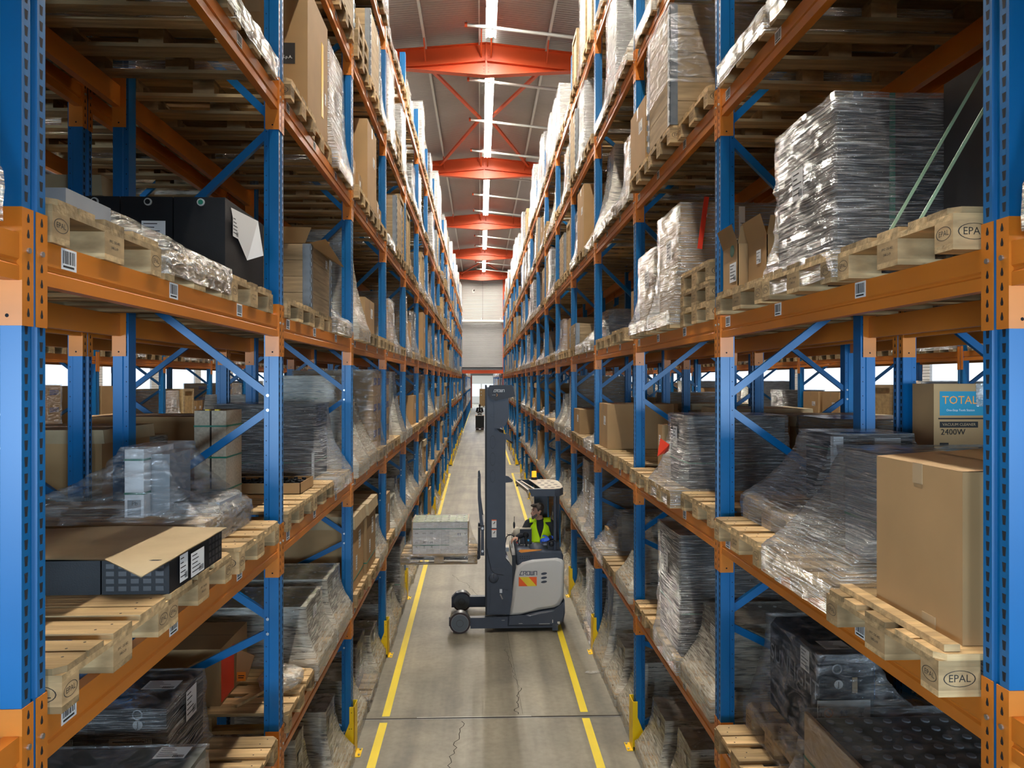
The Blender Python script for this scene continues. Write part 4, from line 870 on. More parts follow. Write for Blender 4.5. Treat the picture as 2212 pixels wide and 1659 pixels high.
for k, (dx, dy) in enumerate(((-0.09, 0.06), (-0.09, -0.07), (0.1, 0.06), (0.0, -0.07), (0.1, -0.07))):
    if k == 0: oval(sp, M @ Vector((dx, dy, 0)), (0, -1, 0), 0.026, 0.026, 0.2, 'accent_orange'); sp.add([M @ Vector(q) for q in ((dx - .018, dy + .014, 0), (dx - .014, dy + .018, 0), (dx + .018, dy - .014, 0), (dx + .014, dy - .018, 0))], [(0, 1, 2, 3)], 'accent_orange')
    elif k == 1: sp.add([M @ Vector((dx + 0.026 * math.cos(a * PI / 8), dy + 0.02 * math.sin(a * PI / 8), 0)) for a in range(9)], [tuple(range(9))], 'ink'); sp.add([M @ Vector(q) for q in ((dx - .002, dy - .028, 0), (dx + .002, dy - .028, 0), (dx + .002, dy, 0), (dx - .002, dy, 0))], [(0, 1, 2, 3)], 'ink')
    elif k == 2: sp.add([M @ Vector(q) for q in ((dx - .02, dy + .026, 0), (dx + .02, dy + .026, 0), (dx + .012, dy, 0), (dx - .012, dy, 0))], [(0, 1, 2, 3)], 'ink'); sp.add([M @ Vector(q) for q in ((dx - .002, dy - .022, 0), (dx + .002, dy - .022, 0), (dx + .002, dy, 0), (dx - .002, dy, 0))], [(0, 1, 2, 3)], 'ink'); sp.add([M @ Vector(q) for q in ((dx - .014, dy - .026, 0), (dx + .014, dy - .026, 0), (dx + .014, dy - .021, 0), (dx - .014, dy - .021, 0))], [(0, 1, 2, 3)], 'ink')
    else:
        for a in range(3):
            c1 = PI / 2 + a * 2 * PI / 3; p = Vector((dx + .016 * math.cos(c1), dy + .016 * math.sin(c1), 0)); sp.add([M @ (p + Vector((0.011 * math.cos(c1 + q), 0.011 * math.sin(c1 + q), 0))) for q in (1.6, 3.4, 5.2)], [(0, 1, 2)], 'ink')
sp.text('SUNLIGHT', 0.05, FACE((1.958, 4.1515, 1.98), (0, -1, 0)) @ Matrix.Rotation(PI / 2, 4, 'Z'), 'ink')
st = MB(); st.text('SUNLIGHT', 0.15, FACE((1.948, 4.52, 2.16), (-1, 0, 0)), 'zinc'); hk = MB(); M = FACE((2.06, 4.157, 2.22), (0, -1, 0)); hk.add([M @ Vector((0.026 * math.cos(a * PI / 8), 0.026 * math.sin(a * PI / 8), 0)) for a in range(16)], [tuple(range(16))], 'paper'); hk.text('J', 0.045, M @ Matrix.Translation((0, 0, .001)), 'ink')
for a in range(16): hk.cyl((2.05 + 0.026 * math.cos(a * PI / 8), 4.155, 2.31 + 0.026 * math.sin(a * PI / 8)), (2.05 + 0.026 * math.cos((a + 1) * PI / 8), 4.155, 2.31 + 0.026 * math.sin((a + 1) * PI / 8)), 0.005, 'steel', n=5)
W('battery_block', 'black battery lettered SUNLIGHT with white symbol sheet, lower right', 'battery', sb, [('symbol_sheet', sp), ('lettering', st), ('lifting_ring', hk), ('shipping_label', label_mb((1.945, 4.34, 2.30), (-1, 0, 0), 0.12, 0.13)), ('shipping_label', label_mb((2.1, 4.3, 2.395), (0, 0, 1), 0.16, 0.14)), ('tape', B(2.14, 4.155, 2.17, 2.17, 4.16, 2.26, 'tape')), ('stretch_film', shell(1.93, 2.29, 4.14, 4.90, 2.40, 1.775, 3.0, 4.09, 4.91, 1.66, p=1.9, amp=0.012, seed=41, m='film_clear', n=60, k=24, sag=0.01))])
gb_ = B(1.80, 3.26, D1, 2.70, 3.96, 2.12, 'grey_goods'); gt = MB(); gt.box(1.83, 3.28, 2.12, 2.67, 3.94, 2.126, 'cell_top'); cells(gt, 1.83, 2.67, 3.28, 3.94, 2.126, 8, 7, 'grey_goods', 0.022)
W('battery_block', 'large green-grey battery under smooth film in the lower right corner', 'battery', gb_, [('cell_tops', gt), ('edge_board', MB().box(1.78, 3.24, D1, 1.80, 3.98, 2.15, 'carton_edge').box(2.70, 3.24, D1, 2.72, 3.98, 2.15, 'carton_edge')), ('strap', straps(1.78, 2.72, 3.24, 3.98, [1.9])), ('stretch_film', shell(1.765, 2.74, 3.22, 4.0, 2.16, 1.63, 2.85, 3.22, 4.03, 1.53, p=2.4, amp=0.006, seed=43, m='film_clear'))])
# RIGHT, second bay
hp(2.25, 5.62, 1.51, 1, 'pallet with strapped black and white block, right rack, first level'); hp(2.17, 6.45, 2.91, 1, 'pallet under dark shiny block with red flag, right rack'); hp(2.17, 6.45, 4.41, 1, 'pallet under tall film-wrapped cartons, right rack third level'); hp(2.17, 7.31, 4.41, 1, 'farther pallet with wrapped cartons, right rack, third level second bay')
hp(2.17, 6.45, 5.95, 1, 'pallet under the tall film-covered collar crate, right rack fourth level'); hp(2.17, 7.31, 5.95, 1, 'pallet with tan cartons beside the tall collar crate, right rack')
goods('bt', 2.25, 5.62, D1 + .001, PI, 'right rack, first beam level, second bay, nearest', True, 1)
goods('bw', 2.17, 6.45, D2 + .001, PI, 'red flag, right rack second level', True, 1, (0.98, 1, 1.0))
W('red_flag', 'torn red plastic flag stuck on the dark shiny wrapped block', 'flag', MB().add([(1.63, 6.3, 3.42), (1.60, 6.5, 3.46), (1.56, 6.45, 3.30), (1.64, 6.36, 3.36), (1.55, 6.2, 3.34)], [(0, 1, 2), (0, 2, 3), (0, 3, 4)], 'red_tape'))
W('cardboard_box', 'narrow upright cardboard box left of the dark shiny block, right rack', 'box', B(1.72, 6.92, D2 + .001, 2.0, 7.08, 3.55, 'carton'), [('shipping_label', label_mb((1.72, 7.0, 3.4), (-1, 0, 0), 0.07, 0.1, 3))]); hp(2.17, 7.31, 2.91, 1, 'bare pallet beyond the dark shiny block, right rack, second level')
goods('cw', 2.17, 6.45, D3 + .001, PI, 'right rack third level with long foot of film', True, 3, (1, 1, 0.85)); goods('cw', 2.17, 7.31, D3 + .001, PI, 'right rack third level, farther of two', True, 1, (1, 1, 0.8))
W('warning_strap', 'orange-red strap hanging over the tall wrapped cartons, right rack', 'strap', MB().bar((1.86, 5.99, D3 + 0.93), (1.80, 5.985, D3 + 0.50), 0.04, 0.003, 'red_tape', (0, 1, 0)))
goods('kt', 2.17, 6.45, D4 + .001, PI, 'and sheet film, tall, right rack fourth level', True, 2)
cf = MB(); W('stretch_film', 'glossy sheet film draped over the tall collar crate, right rack', 'film', shell(1.555, 2.79, 6.04, 6.86, D4 + 1.01, 1.55, 2.80, 6.03, 6.87, D4 + 0.35, p=2, amp=0.006, seed=55, m='film_clear', n=50, k=12))
goods('cb', 2.1, 7.31, D4 + .001, PI, 'beside the tall collar crate, right rack', True, 1)
hp(2.17, 8.39, 4.41, 1, 'pallet with narrow tan carton, right rack, third level third bay')
W('cardboard_box', 'narrow tan carton with white label, right rack, third level, third bay', 'box', B(1.75, 8.2, D3 + .001, 2.05, 8.5, 5.0, 'carton'), [('shipping_label', label_mb((1.95, 8.198, 4.93), (0, -1, 0), 0.13, 0.05, 2))])
m = MB(); yf = 6.02; m.box(2.14, yf - 0.004, D3 + 0.35, 2.19, yf - 0.001, D3 + 0.86, 'paper'); m.text('HAGEMANN', 0.045, FACE((2.165, yf - 0.005, D3 + 0.6), (0, -1, 0)) @ Matrix.Rotation(-PI / 2, 4, 'Z'), 'ink')
W('printed_tape', 'white tape printed HAGEMANN down the tall wrapped cartons, right rack', 'tape', m)
# printed vacuum cleaner box in the right back row
hx0, hx1, hy0 = 2.99, 3.60, 4.74; bx = B(hx0, hy0, D2 + .001, hx1, hy0 + 0.24, 3.95, 'carton'); pr = MB(); M = FACE((0, hy0 - 0.0015, 0), (0, -1, 0)); cx = (hx0 + hx1) / 2
def fq(m, x0, z0, x1, z1, mt, y=0.0015): m.add([(x0, hy0 - y, z0), (x1, hy0 - y, z0), (x1, hy0 - y, z1), (x0, hy0 - y, z1)], [(0, 1, 2, 3)], mt)
fq(pr, hx0 + .04, 3.74, hx1 - .02, 3.90, 'cyan_print'); fq(pr, hx0 + .03, 3.715, hx1 - .02, 3.725, 'ink'); fq(pr, hx0 + .04, 3.66, hx0 + 0.30, 3.70, 'ink')
pr.text('TOTAL', 0.075, FACE((hx0 + 0.175, hy0 - 0.003, 3.84), (0, -1, 0)), 'accent_orange'); pr.text('One-Stop Tools Station', 0.020, FACE((hx0 + 0.18, hy0 - 0.003, 3.775), (0, -1, 0)), 'paper')
pr.text('VACUUM CLEANER', 0.026, FACE((hx0 + 0.17, hy0 - 0.003, 3.68), (0, -1, 0)), 'carton_edge'); pr.text('2400W', 0.055, FACE((hx0 + 0.13, hy0 - 0.003, 3.63), (0, -1, 0)), 'ink'); fq(pr, hx0 + .04, 3.52, hx0 + 0.10, 3.56, 'ink')
oval(pr, (hx0 + 0.36, hy0 - 0.002, 3.50), (0, -1, 0), 0.07, 0.05, 0.25, 'ink')
W('cardboard_box', 'vacuum cleaner carton with blue TOTAL print, behind right rack', 'box', bx, [('print', pr), ('tape', B(cx - 0.02, hy0 - 0.004, 3.80, cx + 0.03, hy0 - 0.001, 3.952, 'film_white'))])

# ------------------------------------------------------------------ floor, markings, walls, roof
f_ = MB(); f_.add([(-17.5, -14, 0), (17.5, -14, 0), (17.5, 132, 0), (-17.5, 132, 0)], [(0, 1, 2, 3)], 'concrete'); struct('floor', f_)
def strip(pts, w_, z, m):
    mb = MB()
    for (x0, y0), (x1, y1) in zip(pts, pts[1:]):
        d = Vector((x1 - x0, y1 - y0, 0)).normalized(); n_ = Vector((-d.y, d.x, 0)) * w_ / 2
        mb.add([(x0 - n_.x, y0 - n_.y, z), (x1 - n_.x, y1 - n_.y, z), (x1 + n_.x, y1 + n_.y, z), (x0 + n_.x, y0 + n_.y, z)], [(0, 1, 2, 3)], m)
    return mb
k = 1
for seg in ([(-1.13, -2), (-1.125, 8.60)], [(-1.12, 8.76), (-1.32, 31.6)], [(1.23, -2), (1.235, 8.62)], [(1.24, 8.78), (1.36, 31.6)], [(-1.36, 34.8), (-1.40, 108)], [(1.40, 34.8), (1.45, 108)], [(-1.37, 31.6), (-2.0, 31.6)], [(-1.4, 34.8), (-2.0, 34.8)], [(1.33, 31.6), (2.1, 31.6)], [(1.37, 34.8), (2.1, 34.8)]):
    struct('trim_%d' % k, strip(seg, 0.09, 0.002, 'tape_yellow')); k += 1
j = strip([(-1.42, 8.70), (-0.7, 8.69), (0.1, 8.685), (0.9, 8.68), (1.9, 8.67)], 0.028, 0.0015, 'gap_dark'); j.merge(strip([(-1.42, 8.68), (1.9, 8.645)], 0.012, 0.0022, 'zinc')); j.merge(strip([(-0.75, 8.715), (0.6, 8.70)], 0.010, 0.0022, 'zinc_pale')); struct('trim_%d' % k, j); k += 1
def crack(p0, p1, n, amp, seed, w_=0.006):
    r = random.Random(seed); pts = []
    for i in range(n + 1):
        t = i / n; pts.append((p0[0] + (p1[0] - p0[0]) * t + r.uniform(-amp, amp), p0[1] + (p1[1] - p0[1]) * t))
    return strip(pts, w_, 0.0018, 'gap_dark')
c = crack((-0.20, 8.6), (-0.40, 7.0), 26, 0.03, 1, 0.008); c.merge(crack((0.42, 8.75), (0.50, 9.5), 16, 0.03, 2, 0.009)); c.merge(crack((0.50, 9.5), (0.36, 10.9), 22, 0.02, 3, 0.004)); c.merge(crack((-0.55, 15.1), (0.0, 13.6), 14, 0.05, 4, 0.006)); c.merge(crack((0.5, 8.75), (0.42, 11.6), 8, 0.004, 5, 0.003))
struct('trim_%d' % k, c); k += 1
W('torn_plastic', 'scrap of white torn plastic on the floor by the right rack', 'litter', MB().add([(1.40, 9.95, 0.004), (1.50, 9.90, 0.012), (1.66, 9.93, 0.02), (1.60, 9.99, 0.01), (1.46, 10.02, 0.004)], [(0, 1, 2, 3, 4)], 'film_white'))
RZ = 12.52; RX = 0.14; SL = 0.097
def roofz(x): return RZ - SL * abs(x - RX)
rf = MB()
for x0, x1 in ((-17.5, RX), (RX, 17.5)):
    rf.add([(x0, -14, roofz(x0)), (x1, -14, roofz(x1)), (x1, 58, roofz(x1)), (x0, 58, roofz(x0))], [(0, 1, 2, 3)], 'roof_panel')
    rf.add([(x0, -14, roofz(x0) + .1), (x1, -14, roofz(x1) + .1), (x1, 58, roofz(x1) + .1), (x0, 58, roofz(x0) + .1)], [(3, 2, 1, 0)], 'roof_panel')
struct('ceiling', rf)
for i, y in enumerate([18.3 + 9.33 * k_ for k_ in range(5)] + [8.97, -0.36]):
    m = MB(); H = 0.44; S = 17.2
    for s in (-1, 1):
        xe = RX + s * S; za = roofz(RX) - 0.18; zb = roofz(xe) - 0.18
        def ln(xa, z0a, xb, z0b, th, dep, mt='red_steel'):
            m.add([(xa, y - dep, z0a), (xb, y - dep, z0b), (xb, y - dep, z0b - th), (xa, y - dep, z0a - th), (xa, y + dep, z0a), (xb, y + dep, z0b), (xb, y + dep, z0b - th), (xa, y + dep, z0a - th)], [(0, 1, 2, 3), (7, 6, 5, 4), (0, 4, 5, 1), (3, 2, 6, 7), (0, 3, 7, 4), (1, 5, 6, 2)], mt)
        ln(RX, za, xe, zb, H, 0.006); ln(RX, za, xe, zb, 0.018, 0.1); ln(RX, za - H, xe, zb - H, 0.016, 0.1)
        xh = RX + s * 2.15; zh = roofz(xh) - 0.18 - H
        m.add([(RX, y - .006, za - H), (xh, y - .006, zh), (RX, y - .006, za - H - 0.37), (RX, y + .006, za - H), (xh, y + .006, zh), (RX, y + .006, za - H - 0.37)], [(0, 1, 2), (5, 4, 3)], 'red_steel')
        ln(RX, za - H - 0.36, xh, zh - 0.005, 0.016, 0.1)
    m.box(RX - 0.02, y - 0.1, za - H - 0.37, RX + 0.02, y + 0.1, za, 'red_steel')
    bo = MB()
    for s in (-1, 1):
        for zz in (11.65, 11.72, 11.80, 11.95, 12.05, 12.2): bo.cyl((RX + s * 0.06 - 0.0, y - 0.02, zz), (RX + s * 0.06, y - 0.006, zz), 0.016, 'red_steel', n=6)
    st = MB()
    for px in (-1.36, 0.02, 0.26, 1.64):
        for sy in (-1, 1): st.bar((px, y + sy * 0.75, roofz(px) - 0.10), (px, y + sy * 0.03, roofz(px) - 0.50), 0.05, 0.03, 'red_steel', (1, 0, 0))
    W('roof_truss', 'orange-red roof rafter with haunched ridge, %s visible from the camera' % ORD[i] if i < 5 else 'orange-red roof rafter above the photographer, %s row' % ORD[i], 'roof beam', m, [('bolt', bo), ('fly_brace', st)], 'orange-red roof rafters')
pur = None
for i in range(-11, 12):
    if i == 0: continue
    x = RX + 1.5 * i; m = MB(); m.box(-0.03, -13.5, -0.09, 0.03, 57.6, 0.09, 'zinc_pale')
    if pur is None: pur = m.mesh('roof_purlin')
    o = obj('roof_purlin', pur, None, (x, 0, roofz(x) - 0.11)); o.rotation_euler = (0, math.atan(SL) * (1 if i > 0 else -1), 0)
    tag(o, 'galvanised roof purlin %s the ridge, %s from it' % ('left of' if i < 0 else 'right of', ORD[abs(i) - 1]), 'purlin', 'galvanised roof purlins')
rp = MB(); rp.box(-0.05, -13.5, -0.09, -0.02, 57.6, 0.07, 'zinc_pale'); rp.box(0.24, -13.5, -0.09, 0.27, 57.6, 0.07, 'zinc_pale')
tag(obj('ridge_purlin', rp, None, (0, 0, roofz(RX) - 0.13)), 'double galvanised ridge purlin above the lamps', 'purlin')
def xb(y0, y1, nm):
    for q, (sx, lab) in enumerate(((-1, 'left'), (1, 'right'))):
        m = MB(); ym = (y0 + y1) / 2
        for a, b in (((RX + sx * 0.15, ym), (RX + sx * 1.65, y0 + .1)), ((RX + sx * 0.15, ym), (RX + sx * 1.65, y1 - .1)), ((RX + sx * 1.65, y0 + .1), (RX + sx * 6.2, ym)), ((RX + sx * 1.65, y1 - .1), (RX + sx * 6.2, ym))):
            m.bar((a[0], a[1], roofz(a[0]) - 0.36), (b[0], b[1], roofz(b[0]) - 0.36), 0.09, 0.07, 'red_steel')
        W('roof_brace', 'orange-red diagonal roof bracing on the %s of the lamps, %s' % (lab, nm), 'roof brace', m)
xb(18.3, 27.63, 'nearest braced roof bay'); xb(46.3, 55.62, 'farthest braced roof bay')
# lamps: continuous rows under the ridge and over the neighbouring aisles
lb = MB(); lb.box(-0.035, 0, 0.0, 0.035, 1.45, 0.06, 'lamp_body'); lb.prism([(-0.035, 0.012), (-0.12, -0.05), (-0.12, -0.056), (-0.03, 0.002)], 'y', 0, 1.45, 'lamp_body'); lb.prism([(0.035, 0.012), (0.12, -0.05), (0.12, -0.056), (0.03, 0.002)], 'y', 0, 1.45, 'lamp_body'); ld = MB(); ld.prism([(-0.045, 0.0), (-0.03, -0.045), (0.03, -0.045), (0.045, 0.0)], 'y', 0.02, 1.43, 'lamp_glow')
LB, LD = lb.mesh('lamp_housing'), ld.mesh('diffuser'); l0 = None; n_l = 0
for rx, zz, nm in ((0.24, 12.10, 'ridge row'), (-5.35, 11.55, 'left aisle row'), (5.65, 11.55, 'right aisle row')):
    ty = [-0.36 + 9.33 * q for q in range(7)]; cnt = 0
    for a in ty[:-1]:
        for q in range(5):
            y = a + 0.95 + q * 1.5
            if rx != 0.24 and q == 2: continue
            if l0 is None: l0 = obj('ceiling_lamp', LB); obj('diffuser', LD, l0); r = l0
            else: r = copy_tree(l0)
            r.location = (rx, y, zz); cnt += 1
            tag(r, 'glowing linear ceiling lamp, %s, number %d counted from the camera' % (nm, cnt), 'ceiling lamp', 'linear lamps of the ' + nm)
# sprinkler branch pipes
for i in range(14):
    y = 16.7 + 3.03 * i
    if y > 56: break
    m = MB(); a = (-0.32, y, 12.03); b = (9.0, y, 12.03 - SL * 9.3); m.cyl(a, b, 0.038, 'zinc_pale', n=10); e = MB(); e.cyl((-0.36, y, 12.03), (-0.30, y, 12.03), 0.055, 'red_steel', n=10); e.cyl((-0.33, y, 12.03), (-0.33, y, 12.12), 0.016, 'steel', n=6)
    W('sprinkler_pipe', 'galvanised sprinkler branch pipe under the roof, %s from the camera' % ORD[i], 'pipe', m, [('end_cap', e, 'orange-red pipe end cap')], 'sprinkler branch pipes')
# side walls with high window bands, end walls
def wall(name, mb): return struct(name, mb)
for s, nm in ((-1, 'left'), (1, 'right')):
    X = s * 17.5; m = MB(); m.box(min(X, X + s * .1), -14, 0, max(X, X + s * .1), 132, 3.0, 'wall_panel'); m.box(min(X, X + s * .1), -14, 5.2, max(X, X + s * .1), 132, 11.2, 'wall_panel')
    for y in range(-14, 132, 6): m.box(min(X, X + s * .1), y, 3.0, max(X, X + s * .1), y + 0.9, 5.2, 'wall_panel')
    wall('wall_' + nm, m)
# unseen wall behind the photographer, its opening added to let daylight in
m = MB(); m.box(-17.5, -14.1, 0, -2.6, -14, 11, 'wall_panel'); m.box(2.9, -14.1, 0, 17.5, -14, 11, 'wall_panel'); m.box(-2.6, -14.1, 4.6, 2.9, -14, 12.6, 'wall_panel'); wall('wall_back', m)
# hall end wall above the passage (y = 56.6)
YE = 56.6; m = MB(); m.box(-17.5, YE, 8.55, 17.5, YE + .1, 12.6, 'wall_panel'); m.box(-17.5, YE + .02, 5.2, 17.5, YE + .12, 8.55, 'door_panel'); wall('wall_far', m)
m = MB(); m.box(0.145, YE - 0.012, 8.6, 0.16, YE, 12.0, 'gap_dark'); struct('trim_%d' % k, m); k += 1
W('roller_door_box', 'grey roller shutter box under the far wall', 'shutter box', MB().box(-1.60, YE - .35, 5.0, 1.68, YE - 0.001, 5.22, 'door_panel').box(-1.60, YE - .1, 4.80, 1.68, YE - 0.001, 5.0, 'zinc'))
for x, nm in ((-1.72, 'left'), (1.80, 'right')):
    tag(obj('wall_column', MB().box(-0.10, -0.12, 0, 0.10, 0.0, 11.9 if True else 0, 'red_steel'), None, (x, YE - 0.03, 0)), 'orange-red steel column of the far wall, %s of the passage' % nm, 'column')
tag(obj('door_beam', MB().box(-1.7, -0.1, -0.13, 1.7, 0, 0.13, 'red_steel'), None, (0.04, YE - 0.04, 4.66)), 'red horizontal beam across the passage in the far wall', 'steel beam')
m = MB(); m.cyl((-2.5, YE - 0.4, 8.50), (2.3, YE - 0.4, 8.50), 0.11, 'pipe_white', n=16); hg = MB(); [hg.cyl((x, YE - 0.4, 8.60), (x, YE - 0.4, 8.78), 0.025, 'pipe_white', n=6).box(x - .02, YE - 0.42, 8.76, x + .02, YE, 8.79, 'pipe_white') for x in (-1.3, 0.05, 1.5)]
W('air_duct', 'thick white horizontal pipe crossing the far wall', 'pipe', m, [('hanger', hg)])
m = MB(); M = FACE((-0.55, YE - 0.02, 10.86), (0, -1, 0)); m.add([M @ Vector((0.11 * math.cos(a * PI / 8), 0.15 * math.sin(a * PI / 8), 0)) for a in range(16)], [tuple(range(16))], 'pipe_white'); m.ell((-0.5, YE - 0.06, 10.9), (0.05, 0.04, 0.07), 'gap_dark'); W('wall_speaker', 'small round white wall fitting high on the far wall', 'speaker', m)
# beyond the passage: low racks, second wall, dispatch hall
LOWP = MB()
for s in (-1, 1):
    for i in range(16):
        y = 58.5 + 2.8 * i; x = XL - 0.05 if s < 0 else XR + 0.1
        if 60 < y < 0: continue
        m = MB(); m.box(-0.06, 0, 0, 0.04, 0.12, 4.55, 'blue'); m.box(-1.1, 0, 0, -1.0, 0.12, 4.55, 'blue')
        o = obj('low_upright_frame', m, None, (x, y + (0.12 if s > 0 else 0), 0), PI if s > 0 else 0); tag(o, 'low blue rack frame beyond the passage, %s side, %s one' % ('left' if s < 0 else 'right', ORD[i]), 'rack upright', 'low rack frames beyond the passage')
        if i < 15:
            for q, z in enumerate((1.5, 3.0, 4.4)):
                tag(obj('low_shelf_beam', MB().box(-0.05, 0.01, -0.12, 0, 2.66, 0, 'orange'), None, (x, y + .12 + (2.68 if s > 0 else 0), z), PI if s > 0 else 0), 'orange beam of the low racks, %s side, %s level, %s bay' % ('left' if s < 0 else 'right', ORD[q], ORD[i]), 'shelf beam', 'orange beams of the low racks')
                zz = z + 0.146
                for yy in (y + 0.85, y + 2.0): LOWP.merge(PAL_FAR, Matrix.Translation((x + (-.50 if s < 0 else .50), yy, z + 0.001)))
                goods(R.choice(['cw', 'tp', 'cb', 'ct', 'bw']), x + (-.50 if s < 0 else .50), y + .85, zz + 0.001, 0 if s < 0 else PI, 'in low racks, nearer, %s, %s bay, %s' % ('left' if s < 0 else 'right', ORD[i], ORD[q]), False)
                goods(R.choice(['cw', 'tp', 'cb', 'ct', 'bw']), x + (-.50 if s < 0 else .50), y + 2.0, zz + 0.001, 0 if s < 0 else PI, 'in low racks, farther, %s, %s bay, %s' % ('left' if s < 0 else 'right', ORD[i], ORD[q]), False)
lp = obj('low_rack_pallets', LOWP); lp['kind'] = 'stuff'; tag(lp, 'wooden pallets in the low racks beyond the passage', 'pallet')
Y2 = 108; m = MB(); m.box(-17.5, Y2, 0, -1.45, Y2 + .15, 6.5, 'wall_panel_white'); m.box(2.4, Y2, 0, 17.5, Y2 + .15, 6.5, 'wall_panel_white'); m.box(-1.45, Y2, 4.72, 2.4, Y2 + .15, 6.5, 'wall_panel_white'); struct('wall_inner', m)
tag(obj('door_post', MB().box(-0.1, -0.1, 0, 0.1, 0.1, 4.72, 'red_steel'), None, (-1.35, Y2 - 0.12, 0)), 'dark red door post at the far end of the aisle', 'door post')
rf = MB(); rf.box(-17.5, 58, 7.9, 17.5, 132, 8.0, 'wall_panel_white'); struct('ceiling_far', rf)
m = MB(); m.box(-17.5, 131, 0, 17.5, 131.1, 1.2, 'wall_panel_white'); m.box(-17.5, 131, 3.4, 17.5, 131.1, 8, 'wall_panel_white')
for x in range(-18, 18, 3): m.box(x, 131, 1.2, x + 0.25, 131.1, 3.4, 'wall_panel_white')
struct('wall_end', m)
b = carton_stack(1, 1, 5, 0.62, 0.5, 2.6); W('carton_stack', 'tall stack of tan cartons on pallet in the bright far hall', 'boxes', MB().merge(b, Matrix.Translation((0.45, 112, 0.15))), [('shipping_label', MB().merge(label_mb((0.1, 111.49, 2.3), (0, -1, 0), 0.15, 0.1)).merge(label_mb((0.1, 111.49, 1.8), (0, -1, 0), 0.15, 0.1)))])
tag(obj('wooden_pallet', PAL_FARM, None, (0.45, 112, 0)), 'pallet under the tall carton stack in the bright far hall', 'pallet')

# ------------------------------------------------------------------ reach truck (side view, forks to the left)
YN, YF = 11.58, 12.84      # near and far side
T = empty('reach_truck', (0.45, 12.2, 0)); tag(T, 'grey and off-white reach truck lettered CROWN, standing across the aisle', 'reach truck')
def tp(name, mb, label=None, parent=None):
    base = Vector((0.45, 12.2, 0)); mb.v = [tuple(Vector(v) - base) for v in mb.v]; o = obj(name, mb, parent or T)
    if label: o['label'] = label
    return o
def tapered_prism(pts, y0, y1, m, mt, bev=0.02):
    """side outline extruded across the truck with rounded long edges"""
    c = Vector((sum(p[0] for p in pts) / len(pts), sum(p[1] for p in pts) / len(pts), 0)); rings = []
    for y, k in ((y0, bev), (y0 + bev * 0.3, bev * 0.3), (y0 + bev, 0), (y1 - bev, 0), (y1 - bev * 0.3, bev * 0.3), (y1, bev)):
        rings.append([(p[0] + (k if p[0] < c.x else -k), y, p[1] + (k if p[1] < c.y else -k)) for p in pts])
    n = len(pts); vs = [v for r in rings for v in r]
    fs = [(a * n + i, a * n + (i + 1) % n, (a + 1) * n + (i + 1) % n, (a + 1) * n + i) for a in range(5) for i in range(n)]
    m.add(vs, fs, mt, True); m.add(rings[0], [tuple(range(n))], mt); m.add(rings[-1], [tuple(range(n))[::-1]], mt); return m
# support arms with load wheels
for yy, nm in ((YN, 'near'), (YF - 0.16, 'far')):
    m = MB(); m.prism([(-0.16, 0.07), (1.2, 0.07), (1.2, 0.24), (-0.16, 0.24)] if nm == 'near' else [(-0.50, 0.07), (1.2, 0.07), (1.2, 0.25), (-0.22, 0.25), (-0.30, 0.32), (-0.42, 0.32), (-0.50, 0.24)], 'y', yy + 0.02, yy + 0.12, 'truck_grey')
    if nm == 'far': pass
    else: m.box(-0.62 + 0.12, yy + 0.12, 0.08, 0.2, yy + 0.15, 0.22, 'truck_grey')
    a = tp('support_arm', m)
    wm = MB(); cy = yy + (0.0 if nm == 'near' else 0.03); wx = -0.325
    wm.cyl((wx, cy - 0.005, 0.165), (wx, cy + 0.15, 0.165), 0.165, 'rubber', n=36); wm.cyl((wx, cy + 0.01, 0.165), (wx, cy + 0.14, 0.165), 0.1655, 'zinc', n=36, caps=False)
    whl = tp('load_wheel', wm); wm = MB()
    wm.cyl((wx, cy - 0.009, 0.165), (wx, cy - 0.004, 0.165), 0.138, 'zinc', n=36); wm.cyl((wx, cy - 0.013, 0.165), (wx, cy - 0.004, 0.165), 0.132, 'rim', n=36); wm.cyl((wx, cy - 0.015, 0.165), (wx, cy - 0.012, 0.165), 0.056, 'rubber', n=24); wm.cyl((wx, cy - 0.017, 0.165), (wx, cy - 0.012, 0.165), 0.052, 'rim', n=24)
    tp('wheel_disc', wm, parent=whl)
# chassis base
m = MB(); base = [(0.42, 0.10), (1.24, 0.10), (1.31, 0.16), (1.335, 0.30), (1.33, 0.50), (1.28, 0.44), (1.17, 0.36), (0.95, 0.33), (0.75, 0.29), (0.62, 0.25), (0.42, 0.24)]
tapered_prism(base, YN + 0.0, YF, m, 'truck_grey', 0.03); m.box(1.13, YN - 0.01, 0.03, 1.22, YN + 0.05, 0.14, 'truck_grey'); tp('chassis', m)
sc_ = MB()
for (x, z, l, h) in ((0.92, 0.135, 0.17, 0.006), (1.13, 0.15, 0.012, 0.05), (1.13, 0.12, 0.08, 0.008), (0.33, 0.2, 0.05, 0.004), (0.6, 0.145, 0.06, 0.004), (1.21, 0.13, 0.04, 0.04)): sc_.box(x, YN - 0.0012, z, x + l, YN - 0.0002, z + h, 'zinc_pale')
tp('scratches', sc_, 'bare scratches in the grey paint')
